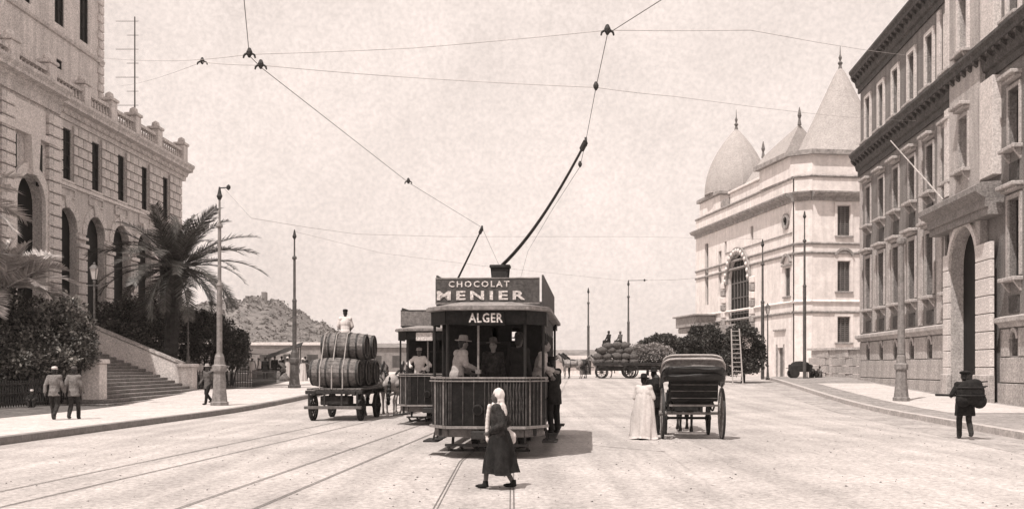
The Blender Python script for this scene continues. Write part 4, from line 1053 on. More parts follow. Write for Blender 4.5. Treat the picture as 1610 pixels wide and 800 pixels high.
# ================================================================ people and animals
def rx_(a): return Matrix.Rotation(a,3,'X')
J0 = dict(pel=(0,0,.93), che=(0,0,1.28), nek=(0,.0,1.45), hed=(0,.02,1.615),
          shl=(-.168,0,1.41), shr=(.168,0,1.41), ell=(-.235,-.03,1.13), elr=(.235,-.03,1.13), wrl=(-.245,.07,.88), wrr=(.245,.07,.88),
          hpl=(-.095,0,.90), hpr=(.095,0,.90), knl=(-.10,.03,.50), knr=(.10,.03,.50), anl=(-.10,-.01,.08), anr=(.10,-.01,.08))
UP = ("che","nek","hed","shl","shr","ell","elr","wrl","wrr")
def person(label, loc, rz, H=1.72, pose=None, lean=0.0, yaw=0.0, nod=0.0, wear=(), skin=M_SKIND, hair=M_HAIR, vox=0.012, group=None, parent=None, cat="person", fat=1.0):
    t = thing("person", label, cat, loc, rz, group)
    s = H/1.75; J = {k: Vector(v) for k,v in J0.items()}
    for k,v in (pose or {}).items(): J[k] = Vector(v)
    Rl = rx_(-lean); pv = J['pel'].copy(); off = J['pel']-Vector(J0['pel'])
    for k in UP:
        if pose and k in pose and len(pose[k]) == 3 and k in ("wrl","wrr","ell","elr"): continue   # arms posed in place
        J[k] = pv + Rl @ (J[k] + (off if not (pose and k in pose) else Vector((0,0,0))) - pv)
    Rh = Matrix.Rotation(yaw,3,'Z') @ rx_(-nod-lean*0.4)
    def S(mb): mb.v = [(x*s,y*s,z*s) for x,y,z in mb.v]; return mb
    def torso(mb, g=0.0):
        c = pv + Rl @ Vector((0,0.0,.33)); mb.ball(c,(.168+g)*fat,(.112+g)*fat,.20+g,12,9,Rl)
        c = pv + Rl @ Vector((0,0.01,.13)); mb.ball(c,(.15+g)*fat,(.110+g)*fat,.18+g,12,9,Rl)
        mb.ball(pv,(.168+g)*fat,(.125+g)*fat,.13+g,12,9)
        mb.cyl(J['shl'],J['shr'],.062+g,.062+g,10); mb.ball(J['shl'],.068+g); mb.ball(J['shr'],.068+g)
    def limb(mb,a,b,r0,r1): mb.cyl(a,b,r0,r1,10); mb.ball(a,r0); mb.ball(b,r1)
    def arms(mb,g=0.0,k=1.0):
        for q in "lr":
            limb(mb,J['sh'+q],J['el'+q],.052+g,.043+g); w_ = J['el'+q].lerp(J['wr'+q],k); limb(mb,J['el'+q],w_,.042+g,.031+g)
    def legs(mb,g=0.0,k=1.0):
        for q in "lr":
            limb(mb,J['hp'+q],J['kn'+q],.085+g,.056+g*1.3); limb(mb,J['kn'+q],J['kn'+q].lerp(J['an'+q],k),.056+g*1.3,.040+g*1.6)
    b = MB(); torso(b); arms(b); legs(b)
    b.cyl(J['nek']-Rl@Vector((0,0,.05)),J['hed']-Vector((0,0,.03)),.056,.05,10)
    h = J['hed']; hv = lambda x,y,z: h + Rh @ Vector((x,y,z))
    b.ball(h,.073,.092,.115,14,10,Rh); b.ball(hv(0,.04,-.06),.05,.05,.055,10,8,Rh)
    b.ball(hv(0,.098,-.012),.014,.022,.024,6,5,Rh); b.ball(hv(0,.083,.03),.05,.014,.012,8,5,Rh); b.ball(hv(0,.086,-.052),.024,.012,.009,6,5,Rh)
    for sx in (-1,1): b.ball(hv(sx*.075,-.005,-.005),.012,.022,.034,6,5,Rh)
    for q in "lr":
        w_, e = J['wr'+q], J['el'+q]; d = (w_-e).normalized(); sd = 1 if q=="l" else -1
        ac = Vector((1,0,0)) if abs(d.x)<0.8 else Vector((0,1,0)); ac = (ac - d*ac.dot(d)).normalized(); nn = d.cross(ac)
        # the palm's width runs fore-and-aft when the arm hangs
        wd = nn; b.ball(w_+d*.055,.02,.02,.02); b.cyl(w_,w_+d*.085,.03,.034,8)
        for k in range(4):
            o_ = wd*((k-1.5)*.021); l = (.062,.074,.068,.052)[k]; p0 = w_+d*.08+o_; p1 = p0+d*l*.55+ac*sd*.004; p2 = p1+(d*.7+ac*sd*.7).normalized()*l*.5
            limb(b,p0,p1,.0105,.0095); limb(b,p1,p2,.0095,.008)
        p0 = w_+d*.03+wd*.03; p1 = p0+(d*.6+wd*.7).normalized()*.045; limb(b,p0,p1,.013,.011); limb(b,p1,p1+d*.03,.011,.009)
        a = J['an'+q]; b.ball(a,.042); b.ball(a+Vector((0,.07,-.045)),.04,.11,.032)
    S(b); link("body", remesh(b, vox, 2), skin, t)
    for sx in (-1,1): S(MB().ball(hv(sx*.03,.086,.012),.011,.008,.008,6,5,Rh)).build("eye", M_HAIR, t, True)
    hr = MB(); hr.ball(hv(0,-.018,.028),.079,.092,.10,12,9,Rh); hr.ball(hv(0,-.05,-.03),.066,.05,.07,10,8,Rh)
    if hair is not None: S(hr); link("hair", hr.mesh("hair"), hair, t, True)
    for wr in wear:
        kind, m = wr[0], wr[1]
        if kind == "jacket":
            hem = wr[2] if len(wr)>2 else .80
            j = MB(); torso(j,.022); arms(j,.020,.92)
            if hem < .9:
                l0 = pv.z-.02
                j.lathe([(.172*fat,0.10),(.186*fat,0),(.2*fat,hem-l0)],16,(pv.x,pv.y,l0),1.0,.76)
            j.cyl(J['nek']-Rl@Vector((0,0,.04)),J['nek']+Rl@Vector((0,.0,.02)),.078,.062,12)
            S(j); link("jacket", remesh(j, .016, 2, "jacket", .016), m, t)
        elif kind == "trousers":
            j = MB(); legs(j,.016,.97); j.ball(pv,.178*fat,.135*fat,.14); S(j); link("trousers", remesh(j,.016,2,"trousers",.012), m, t)
        elif kind in ("skirt","robe"):
            top, rh, hem = wr[2], wr[3], wr[4]; n = 44; prof = wr[5] if len(wr)>5 else None
            mb = MB(); vs=[]; rows = 18
            for i in range(rows+1):
                f = i/rows; z = top+(hem-top)*f
                r = (.17+(rh-.17)*f**0.75) if prof is None else float(np.interp(f,[p[0] for p in prof],[p[1] for p in prof]))
                for k in range(n):
                    a = 2*math.pi*k/n; w_ = 1+(.25+.75*f)*(.10*math.sin(a*5+1.3+f)+.10*math.sin(a*9+f*3)+.07*math.sin(a*17-f*4))+.04*math.sin(a*3+f*6)+.10*f*mnoise.noise(Vector((math.cos(a)*2.6,math.sin(a)*2.6,f*2.5)))
                    vs.append((pv.x+r*math.cos(a)*w_, pv.y+(1-f)*0.0+r*math.sin(a)*w_*.82, z+0.02*math.sin(a*3)*f))
            fs=[(i*n+k,i*n+(k+1)%n,(i+1)*n+(k+1)%n,(i+1)*n+k) for i in range(rows) for k in range(n)]
            mb.add(vs,fs+[tuple(range(n)),tuple(reversed(range(rows*n,(rows+1)*n)))]); S(mb).build(kind, m, t, True)
        elif kind == "scarf":       # cloth tied over the head, its tail down the front or back
            j = MB(); j.ball(hv(0,-.035,.025),.094,.108,.125,14,10,Rh); j.ball(hv(0,-.05,-.08),.085,.075,.09,10,8,Rh); j.ball(hv(0,-.02,-.135),.09,.09,.05,10,8,Rh)
            j.ball(hv(0,-.085,-.20),.12,.05,.10,10,8,Rh); j.ball(hv(0,-.10,-.28),.09,.045,.09,10,8,Rh); j.ball(hv(.0,.06,-.15),.05,.035,.04)
            for k in range(5): j.ball(hv(0,.085+.012*k,-.14-.065*k),.05-.004*k,.035,.06)
            S(j); link("headscarf", remesh(j,.010,2,"headscarf",.015,19.0), m, t)
        elif kind in ("brim","cap","fez","beret","turban"):
            j = MB()
            if kind=="brim": j.lathe([(.17,-.012),(.172,0),(.10,.012),(.092,.06),(.085,.10),(.05,.118),(.01,.112)],18,(0,0,0),.92,1.08)
            elif kind=="fez": j.lathe([(.088,-.02),(.075,.11),(.01,.115)],14)
            elif kind=="cap": j.lathe([(.09,-.02),(.10,.03),(.085,.07),(.02,.085)],14,(0,0,0),.95,1.1); j.bbox(-.06,.06,.08,.155,-.02,-.005,.004)
            elif kind=="beret": j.lathe([(.085,-.02),(.15,.03),(.14,.06),(.06,.085),(.01,.088)],16,(.03,-.02,0),1.0,1.05)
            else: 
                j.ball((0,0,.0),.105,.12,.075,14,8); j.ball((0,0,.05),.08,.09,.06,12,7)
            j.v = [tuple(hv(0,-.008,.075) + Rh @ Vector(p)) for p in j.v]; S(j).build("hat", m, t, True)
        elif kind == "shoes":
            for q in "lr":
                a = J['an'+q]; j = MB(); j.ball(a+Vector((0,.065,-.042)),.05,.135,.04,10,6); j.cyl(a+Vector((0,-.005,-.05)),a+Vector((0,0,.06)),.052,.05,10); S(j); link("shoe", remesh(j,.014,1), m, t)
        elif kind == "belt":
            j = MB().lathe([(.19*fat,-.03),(.195*fat,0),(.19*fat,.03)],16,(pv.x,pv.y,pv.z+.1),1,.76); S(j).build("belt", m, t)
    return t
STRIDE = dict(knl=(-.10,.16,.52), anl=(-.09,.22,.09), knr=(.10,.02,.50), anr=(.09,-.30,.17), wrl=(-.24,-.14,.90), ell=(-.24,-.12,1.14), wrr=(.24,.22,.95), elr=(.24,.03,1.14))
SIT = dict(pel=(0,0,.10), hpl=(-.10,.02,.08), hpr=(.10,.02,.08), knl=(-.13,.42,.12), knr=(.13,.42,.12), anl=(-.13,.46,-.30), anr=(.13,.46,-.30),
           ell=(-.25,.08,.32), elr=(.25,.08,.32), wrl=(-.15,.30,.18), wrr=(.15,.30,.18))
SITG = dict(SIT, pel=(0,0,.13), knl=(-.16,.36,.46), knr=(.16,.36,.46), anl=(-.12,.42,.07), anr=(.12,.42,.07), wrl=(-.12,.40,.42), wrr=(.12,.40,.42), ell=(-.26,.14,.42), elr=(.26,.14,.42))
def at(px, d, dz=0.0):
    return ((px-805)/F*d, d, gz(d)+dz)

# the girl crossing in front of the tram
GIRL = dict(knl=(-.09,.20,.52), anl=(-.08,.24,.09), knr=(.09,.02,.50), anr=(.09,-.22,.10),
            ell=(-.25,-.12,1.14), wrl=(-.16,.14,1.0), elr=(.25,-.10,1.14), wrr=(.17,.13,1.02))
g = person("woman in dark dress and white headscarf walking in front of the tram", at(786,15.6), R(74), 1.52, GIRL, lean=0.05, fat=1.12, nod=0.12, vox=0.009,
       wear=(("jacket",M_CDRK,.9),("skirt",M_CBLK,1.02,.37,.28),("scarf",M_CWHT),("shoes",M_CBLK)))
SHAWL = MB()
for k in range(9):
    f = k/8; SHAWL.ball((-.06-.02*f,.145+.03*math.sin(2.5*f),1.24-.48*f),.06,.04,.06,8,6)
link("scarf_tail", remesh(SHAWL,.014,2), M_CWHT, g)
bg_ = thing("cloth_bundle", "small white cloth bundle at the hip of the woman in the headscarf", "bundle", g.matrix_basis @ Vector((.20,-.10,.79)))
m_ = MB().ball((0,0,0),.10,.09,.085,12,8).ball((.03,.02,-.06),.07,.06,.07).ball((-.03,.0,.06),.06,.05,.06)
link("cloth", remesh(m_,.014,2), M_CWHT, bg_)

# carriage side pair
w_ = person("woman in long white robe and dark hat standing beside the carriage wheel", at(1012,26.2), R(-25), 1.64, dict(wrl=(-.16,.16,1.0),wrr=(.10,.20,1.04),ell=(-.25,-.02,1.14),elr=(.27,.02,1.14)), nod=0.1, fat=1.2,
       wear=(("jacket",M_CWHT,.8),("robe",M_CWHT,1.36,.38,.04,[(0,.15),(.12,.22),(.3,.265),(.6,.31),(1,.36)]),("brim",M_CBLK),("shoes",M_LEATH)))
person("man in black suit and broad hat standing behind the white robed woman", at(1028,28.0), R(-20), 1.80, None, wear=(("jacket",M_CBLK,.72),("trousers",M_CBLK),("brim",M_CBLK),("shoes",M_LEATH)))
# man with a load on the right kerb
sd = person("man in dark coat and cap stepping off the right kerb with a load", at(1517,26.2), R(-12), 1.74, dict(STRIDE, ell=(-.33,-.02,1.14), wrl=(-.30,.16,1.12), elr=(.33,-.02,1.14), wrr=(.30,.16,1.12)), lean=0.12, fat=1.25, nod=0.05,
       wear=(("jacket",M_CBLK,.62),("trousers",M_CDRK),("beret",M_CBLK),("shoes",M_LEATH)))
sl = sd.location
bn = thing("bundle", "dark bulging bundle on the back of the man at the right kerb", "bundle", (sl.x+.03, sl.y-.28, 1.22))
m_ = MB().ball((0,0,0),.36,.17,.32,14,9).ball((-.2,0,-.2),.2,.14,.18).ball((.22,.02,-.22),.2,.14,.2).ball((.1,.0,.2),.2,.13,.14)
link("sack", remesh(m_,.02,2), M_CBLK, bn)
for z in (-.08,.12): MB().lathe([(.37,z-.015),(.375,z),(.37,z+.015)],16,(0,0,0),1,.5).build("strap", M_LEATH, bn)
tl_ = thing("carried_pole", "dark pole carried across the body of the man at the right kerb", "pole", (sl.x, sl.y+.22, 1.13))
MB().cyl((-.66,.0,0.01),(.60,.05,-.03),.03,.026,8).build("shaft", M_WOODD, tl_)
for zz in (.33,.21): 
    tl2 = thing("carried_stick", "short stick poking out from the bundle, %s one" % ("upper" if zz>.3 else "lower"), "stick", (sl.x+.2, sl.y-.1, 1.13+zz)); MB().cyl((0,0,0),(.36,.06,.03),.022,.018,6).build("shaft", M_WOODD, tl2)
# two men on the left pavement
person("man in grey jacket and white cap walking away on the left pavement", at(85,32.6,.16), R(6), 1.70, STRIDE, lean=0.05, wear=(("jacket",M_CTAN,.80),("trousers",M_CDRK),("cap",M_CWHT),("shoes",M_LEATH)))
person("man in pale buttoned jacket and grey hat walking beside the white capped man", at(116,33.0,.16), R(4), 1.70, dict(STRIDE, knl=(-.1,.05,.5), anl=(-.09,-.2,.12), knr=(.1,.14,.52), anr=(.09,.18,.09)), lean=0.03, wear=(("jacket",M_CTAN,.78),("trousers",M_CDRK),("cap",M_CMID),("shoes",M_LEATH)))
person("man in dark coat and flat pale hat passing the base of the tall pole", at(327,44.6,.16), R(150), 1.74, STRIDE, lean=0.05, wear=(("jacket",M_CMID,.70),("trousers",M_CBLK),("brim",M_CLGT),("shoes",M_LEATH)))
kid = person("small child in dark clothes and white cap sitting by the hedge fence", at(50,39.6,.30), R(200), 1.25, SITG, wear=(("jacket",M_CBLK,.95),("trousers",M_CDRK),("cap",M_CWHT),("shoes",M_LEATH)))

# market crowd beyond the left kerb: a few figures, then copies with their own labels
CR = "people at the market beyond the pavement"
p1 = person("dark dressed man standing left of the market awnings", at(417,72.0,.0), R(10), 1.72, None, wear=(("jacket",M_CBLK,.7),("trousers",M_CBLK),("cap",M_CBLK),("shoes",M_LEATH)), vox=.016, group=CR)
p2 = person("figure in white robe and turban nearest the big shrub", at(397,74.0,.0), R(170), 1.70, None, wear=(("robe",M_CWHT,1.42,.3,.05),("turban",M_CWHT),("shoes",M_LEATH)), vox=.016, group=CR)
p3 = person("man in grey jacket crouched low by a market basket", at(446,70.0,.0), R(60), 1.70, STRIDE, lean=.5, wear=(("jacket",M_CMID,.8),("trousers",M_CDRK),("turban",M_CLGT),("shoes",M_LEATH)), vox=.016, group=CR)
for src,px,d,rz,lb in ((p1,432,78,200,"dark man under the middle of the market awning"),(p1,443,80,40,"dark man at the right end of the market awning"),(p2,452,74,30,"white robed figure left of the thin tram pole"),
                       (p2,476,69,200,"white robed figure right of the thin tram pole"),(p3,486,70,120,"stooping man just left of the barrel wagon"),(p1,480,84,10,"dark man far behind the barrel wagon's left end"),(p2,407,86,90,"white robed figure far back near the low market building")):
    copy_tree(src, at(px,d), R(rz), lb)
# people sitting at the foot of the right wall
person("man in pale clothes sitting on the ground by the low stone wall", at(1289,77.0,.15), R(150), 1.7, SITG, wear=(("jacket",M_CLGT,.95),("trousers",M_CMID),("turban",M_CWHT),("shoes",M_LEATH)), vox=.016)
person("man in grey clothes sitting left of the pale seated man", at(1276,76.5,.15), R(190), 1.7, SITG, wear=(("jacket",M_CMID,.95),("trousers",M_CDRK),("cap",M_CBLK),("shoes",M_LEATH)), vox=.016)
sk = thing("hand_barrow", "small dark covered barrow beside the seated men", "barrow", at(1258,75.5,.15))
MB().bbox(-.8,.8,-.35,.35,.45,1.0,.06).build("tray", M_WOODD, sk); MB().ball((0,0,1.0),.7,.32,.25,12,7).build("cover", M_CDRK, sk, True)
for sx in (-1,1):
    MB().beam((sx*.3,.36,.7),(sx*.95,.36,.72),.05).build("handle", M_WOOD, sk)
    MB().cyl((-.5+.0,sx*.4,.35),(-.5,sx*.46,.35),.35,.35,14).build("wheel", M_WOODD, sk); MB().beam((.6,sx*.3,.0),(.6,sx*.3,.5),.06).build("leg", M_WOOD, sk)

# ---------------------------------------------------------------- horses
def horse(label, loc, rz, m, H=1.0, step=0.0, group=None, vox=.022, neck=0.0):
    t = thing("horse", label, "horse", loc, rz, group); b = MB()
    def limb(a,c,r0,r1): b.cyl(a,c,r0,r1,10); b.ball(a,r0); b.ball(c,r1)
    b.ball((0,.52,1.10),.24,.30,.30,14,10); b.ball((0,.08,1.12),.265,.50,.275,14,10); b.ball((0,-.50,1.20),.26,.34,.29,14,10); b.ball((0,.40,1.33),.13,.28,.16)
    n1 = Vector((0,1.13,1.78-neck)); limb(Vector((0,.66,1.25)),n1,.185,.105); b.ball((0,.85,1.42-neck*.4),.12,.2,.2)
    hd_ = n1+Vector((0,.46,-.30)); limb(n1+Vector((0,.02,.03)),hd_,.108,.062); b.ball(n1+Vector((0,.14,-.12)),.085,.14,.12); b.ball(hd_+Vector((0,.03,-.01)),.06,.075,.06)
    for s in (-1,1):
        b.cyl(n1+Vector((s*.055,-.02,.08)),n1+Vector((s*.075,-.01,.24)),.035,.008,6)
        k = s*step
        limb(Vector((s*.13,.58,.98)),Vector((s*.135,.60+k*.12,.54)),.115,.055); limb(Vector((s*.135,.60+k*.12,.54)),Vector((s*.135,.58+k*.05,.16)),.05,.036); b.ball((s*.135,.58+k*.05,.15),.045); b.cyl((s*.135,.60+k*.05,.13),(s*.135,.63+k*.05,.0),.045,.062,10)
        limb(Vector((s*.15,-.55,1.12)),Vector((s*.165,-.36,.82)),.19,.115); limb(Vector((s*.165,-.36,.82)),Vector((s*.15,-.74-k*.1,.54)),.095,.05); limb(Vector((s*.15,-.74-k*.1,.54)),Vector((s*.15,-.68-k*.14,.16)),.048,.036); b.ball((s*.15,-.68-k*.14,.15),.045); b.cyl((s*.15,-.66-k*.14,.13),(s*.15,-.62-k*.14,0),.045,.062,10)
    b.v = [(x*H,y*H,z*H) for x,y,z in b.v]; link("body", remesh(b,vox,2), m, t)
    q = MB()
    for i in range(7):
        f=i/6; q.ball((0,-.80-.16*math.sin(f*1.7),1.32-.85*f),.045+.05*math.sin(f*2.6),.05,.10,8,6)
    q.v=[(x*H,y*H,z*H) for x,y,z in q.v]; link("tail", remesh(q,.02,2), M_HAIR, t)
    q = MB()
    for i in range(8):
        f=i/7; c = Vector((0,.58,1.50)).lerp(n1+Vector((0,-.06,.12)),f); q.ball(c+Vector((.02,-.02,0)),.04,.07,.09,8,6)
    q.v=[(x*H,y*H,z*H) for x,y,z in q.v]; link("mane", remesh(q,.02,1), M_HAIR, t)
    c = MB()                                    # collar, straps and bridle
    n=20
    pts=[Vector((.235*math.sin(2*math.pi*i/n),.72+.20*math.cos(2*math.pi*i/n)*.5,1.27+.36*math.cos(2*math.pi*i/n))) for i in range(n+1)]
    c.tube([p*H for p in pts],.055*H,7); c.cyl(Vector((0,.83,1.6))*H,Vector((0,.80,1.86))*H,.05*H,.02*H,6); c.build("collar", M_LEATH, t, True)
    c = MB()
    for y,r0,r1,z in ((.15,.285,.30,1.12),(-.35,.275,.30,1.17)):
        c.tube([Vector((r0*math.sin(a),y,z+r1*math.cos(a)))*H for a in [2*math.pi*i/16 for i in range(17)]],.022*H,5)
    for s in (-1,1): c.beam(Vector((s*.275,.6,1.1))*H,Vector((s*.28,-.85,1.02))*H,.05*H,.03*H)
    c.build("harness", M_LEATH, t)
    c = MB()
    for k,r in ((.3,.1),(.75,.078)):
        p = n1.lerp(hd_,k); c.tube([ (p+Vector((r*1.08*math.cos(a),r*.6*math.sin(a),r*.85*math.sin(a))))*H for a in [2*math.pi*i/10 for i in range(11)]],.012*H,4)
    for s in (-1,1): c.beam((n1+Vector((s*.1,.05,.06)))*H,(n1.lerp(hd_,.75)+Vector((s*.08,0,0)))*H,.03*H,.015*H)
    for s in (-1,1): c.bbox(*( (n1.x+s*.115)*H-.01,(n1.x+s*.115)*H+.01,(n1.y+.1)*H,(n1.y+.2)*H,(n1.z-.12)*H,(n1.z-.02)*H),.004)
    c.build("bridle", M_LEATH, t)
    return t
def wheel(r, w, n, parent, loc, m, tyre=M_IRON, name="wheel", rt=0.035, hub=0.07):
    """spoked wheel in the y-z plane"""
    o = bpy.data.objects.new(name, None)
    f = MB(); k = 28
    ring = [(math.cos(2*math.pi*i/k),math.sin(2*math.pi*i/k)) for i in range(k)]
    def hoop(mb, r0, r1, x0, x1):
        vs=[(x,q*cy,q*cz) for (cy,cz) in ring for (x,q) in ((x0,r0),(x1,r0),(x1,r1),(x0,r1))]
        fs=[]
        for i in range(k):
            a=i*4; b_=((i+1)%k)*4
            for e in range(4): fs.append((a+e,a+(e+1)%4,b_+(e+1)%4,b_+e))
        return mb.add(vs,fs)
    hoop(f, r-rt*2.2, r-rt*.45, -w/2, w/2)
    o = f.build(name, m, parent, loc=loc)
    hoop(MB(), r-rt*.45, r, -w*.55, w*.55).build("tyre", tyre, o)
    MB().cyl((-w*1.6,0,0),(w*1.6,0,0),hub,hub*.8,10).build("hub", m, o)
    sp=None
    for i in range(n):
        a = 2*math.pi*i/n
        if sp is None: sp = MB().cyl((0,hub*.8,0),(0,r-rt*2.1,0),.022,.016,6).build("spoke", m, o)
        else:
            s_ = put(sp,(0,0,0),o); s_.rotation_euler=(a,0,0)
    return o
# ================================================================ trams
def make_tram(label, loc, rz, lettered=True):
    t = thing("tram", label, "tram", loc, rz, "trams on the road"); L_=8.2; hw=1.15; fw=.78; ch=.55
    yb0, yb1 = 1.55, L_-1.55
    MB().bbox(-1.0,1.0,.25,L_-.25,.44,.62,.02).build("underframe", M_TRAM2, t)
    for e in (0,1):
        yy = (lambda y: y) if e==0 else (lambda y: L_-y)
        B = lambda mb,x0,x1,y0,y1,z0,z1: mb.bbox(x0,x1,min(yy(y0),yy(y1)),max(yy(y0),yy(y1)),z0,z1,.012)
        # floor and dash of the platform
        fl = MB(); pl=[(-hw,yy(yb0)),(-hw,yy(ch)),(-fw,yy(0)),(fw,yy(0)),(hw,yy(ch)),(hw,yy(yb0))]
        fl.add([(x,y,.62) for x,y in pl]+[(x,y,.74) for x,y in pl],[tuple(reversed(range(6))),tuple(range(6,12))]+[(i,(i+1)%6,(i+1)%6+6,i+6) for i in range(6)]); fl.build("platform_floor", M_TRAM2, t)
        d_ = B(MB(),-fw,fw,-.035,0.0,.66,1.60).build("dash", M_TRAM, t)
        for s in (-1,1): MB().beam((s*fw,yy(-.017),1.13),(s*hw,yy(ch-.017),1.13),.035,.94).build("dash_side", M_TRAM, t)
        rib=None
        xs=[-.74,-.70,-.46,-.24,-.02]+[.06+.062*k for k in range(11)]+[.75]
        for x in xs:
            if rib is None: rib=MB().bbox(-.011,.011,-.014,.014,-.46,.46,.004).build("dash_rib", M_RIB, t, loc=(x,yy(-.048),1.13))
            else: put(rib,(x,yy(-.048),1.13),t)
        for s in (-1,1):
            for k in range(5):
                f=(k+.3)/5.2; x=s*(fw+(hw-fw)*f); y=yy(-.052+ch*f)
                MB().bbox(x-.016,x+.016,y-.016,y+.016,.66,1.6,.004).build("dash_rib", M_TRIM if k in (1,4) else M_RIB, t)
        for k in range(8):
            for q in (0,1):
                x0=.05+.088*k; MB().beam((x0,yy(-.040-.006*q),.72+.0 if q==0 else 1.50),(x0+.088,yy(-.040-.006*q),1.50 if q==0 else .72),.010,.010).build("lattice_bar", M_RIB, t)
        def around(z0,z1,out,m,nm,x_=fw):
            a=[(-hw-out,ch),(-fw-out*.4,-out),(fw+out*.4,-out),(hw+out,ch)]
            mb=MB()
            for (p,q) in zip(a[:-1],a[1:]): mb.beam((p[0],yy(p[1]),(z0+z1)/2),(q[0],yy(q[1]),(z0+z1)/2),.07,z1-z0)
            mb.beam((-hw-out,yy(ch),(z0+z1)/2),(-hw-out,yy(ch+.25),(z0+z1)/2),.06,z1-z0).beam((hw+out,yy(ch),(z0+z1)/2),(hw+out,yy(ch+.25),(z0+z1)/2),.06,z1-z0)
            return mb.build(nm, m, t)
        around(1.60,1.635,.03,M_TRIM,"top_rail"); around(1.54,1.565,.045,M_TRIM,"rail_moulding"); around(.60,.655,.05,M_TRIM,"bottom_rail")
        around(.43,.585,-.06,M_WOOD,"bumper_beam")
        B(MB(),-.28,.28,-.2,-.05,.40,.56).build("coupling", M_IRON, t)
        MB().lathe([(.06,-.03),(.10,-.02),(.10,.02),(.06,.03)],14).v
        lam=MB().cyl((-.16,yy(-.16),.98),(-.16,yy(-.05),.98),.10,.11,14); lo_=lam.build("headlamp", M_IRON, t); MB().cyl((-.16,yy(-.175),.98),(-.16,yy(-.161),.98),.075,.085,14).build("lens", M_GLASS, lo_)
        # lifeguard tray under the platform
        lg=MB()
        for k in range(7): lg.beam((-.8+.267*k,yy(.15),.26),(-.8+.267*k,yy(.6),.12),.05,.03)
        lg.beam((-.85,yy(.15),.26),(.85,yy(.15),.26),.05).beam((-.85,yy(.6),.12),(.85,yy(.6),.12),.05)
        for s in (-1,1): lg.beam((s*.7,yy(.2),.26),(s*.7,yy(.35),.5),.05)
        lg.build("lifeguard", M_IRON, t)
        for s in (-1,1):
            st=MB().bbox(s*1.24-.16,s*1.24+.16,min(yy(.75),yy(1.5)),max(yy(.75),yy(1.5)),.27,.31,.01)
            for y in (.85,1.4): st.beam((s*1.12,yy(y),.62),(s*1.2,yy(y),.3),.035)
            st.build("step", M_WOODD, t)
            MB().cyl((s*(fw),yy(.02),1.62),(s*(fw),yy(.02),2.98),.028,.028,8).build("post", M_TRAM2, t)
            MB().cyl((s*(hw-.03),yy(ch),.74),(s*(hw-.03),yy(ch),2.98),.03,.03,8).build("post", M_TRAM2, t)
        br=MB().cyl((-.17,yy(.14),.74),(-.17,yy(.14),2.75),.022,.022,8); br.cyl((-.17,yy(.14),1.70),(-.17,yy(.14),1.78),.06,.06,10); br.build("brake_column", M_TRIM, t)
        MB().cyl((-.42,yy(.3),.74),(-.42,yy(.3),1.6),.14,.12,12).build("controller", M_IRON, t)
        # canopy valance
        a=[(-hw-.02,yb0),(-hw-.02,ch-.03),(-fw-.02,-.08),(fw+.02,-.08),(hw+.02,ch-.03),(hw+.02,yb0)]
        vb=MB()
        for p,q in zip(a[:-1],a[1:]): vb.beam((p[0],yy(p[1]),2.82+.07*e),(q[0],yy(q[1]),2.82+.07*e),.04,.27-.14*e)
        vb.build("valance", M_TRAM, t)
        # bulkhead with open window and door leaves
        bk=wall_sheet(-1.08,1.08,.74,2.95,([(.04,.12,2.44,2.68,False),(.50,.20,2.40,2.70,False)] if e==0 else [(.35,1.2,2.3,2.88,False)]),.06)
        bk.v=[(x,yy(y+yb0),z) for x,y,z in bk.v]; bk.build("bulkhead", M_TRAM, t)
        dr=MB()
        for x in (-.34,.34): B(dr,x-.03,x+.03,yb0-.02,yb0-.001,.76,2.38)
        B(dr,-.31,.31,yb0-.02,yb0-.001,1.5,1.56); B(dr,-.31,.31,yb0-.02,yb0-.001,2.32,2.38); dr.build("bulkhead_door", M_TRAM2, t)
    # saloon sides
    n=6; dx=(yb1-yb0)/n
    for s in (-1,1):
        MB().bbox(s*1.08-.03,s*1.08+.03,yb0,yb1,.60,1.12,.01).build("side_panel", M_TRAM, t)
        MB().bbox(s*1.09-.03,s*1.09+.03,yb0,yb1,1.14,1.55,.01).build("waist_panel", M_TRAM2, t)
        MB().bbox(s*1.09-.04,s*1.09+.04,yb0,yb1,1.55,1.61,.01).build("waist_rail", M_TRIM, t)
        MB().bbox(s*1.08-.03,s*1.08+.03,yb0,yb1,2.62,2.95,.01).build("letter_board", M_TRAM, t)
        for k in range(n+1): 
            y=yb0+k*dx; MB().bbox(s*1.08-.032,s*1.08+.032,max(yb0,y-.05),min(yb1,y+.05),1.61,2.62,.008).build("pillar", M_TRAM2, t)
        for k in range(n): 
            f=MB(); y0,y1=yb0+k*dx+.05,yb0+(k+1)*dx-.05
            f.box(s*1.08-.02,s*1.08+.02,y0,y1,2.58,2.62).box(s*1.08-.02,s*1.08+.02,y0,y0+.03,1.61,2.58).box(s*1.08-.02,s*1.08+.02,y1-.03,y1,1.61,2.58)
            w_=f.build("window", M_TRAM2, t); MB().box(s*1.08-.006,s*1.08+.006,y0+.03,y1-.03,1.61,2.58).build("pane", M_GLASS, w_)
        MB().bbox(s*.85-.2,s*.85+.2,yb0+.1,yb1-.1,.74,1.15,.03).build("bench", M_WOODD, t)
        # running gear
        MB().bbox(s*.72-.05,s*.72+.05,2.3,5.9,.34,.46,.02).build("truck_frame", M_IRON, t)
        for y in (2.95,5.25):
            w_=MB().cyl((s*.50,y,.40),(s*.60,y,.40),.40,.40,22).cyl((s*.46,y,.40),(s*.50,y,.40),.43,.43,22).build("wheel", M_IRON, t)
            MB().bbox(s*.72-.09,s*.72+.09,y-.14,y+.14,.28,.52,.03).build("axle_box", M_IRON, w_)
        MB().bbox(s*1.22-.12,s*1.22+.12,yb0+.2,yb1-.2,.27,.30,.008).build("running_board", M_WOODD, t)
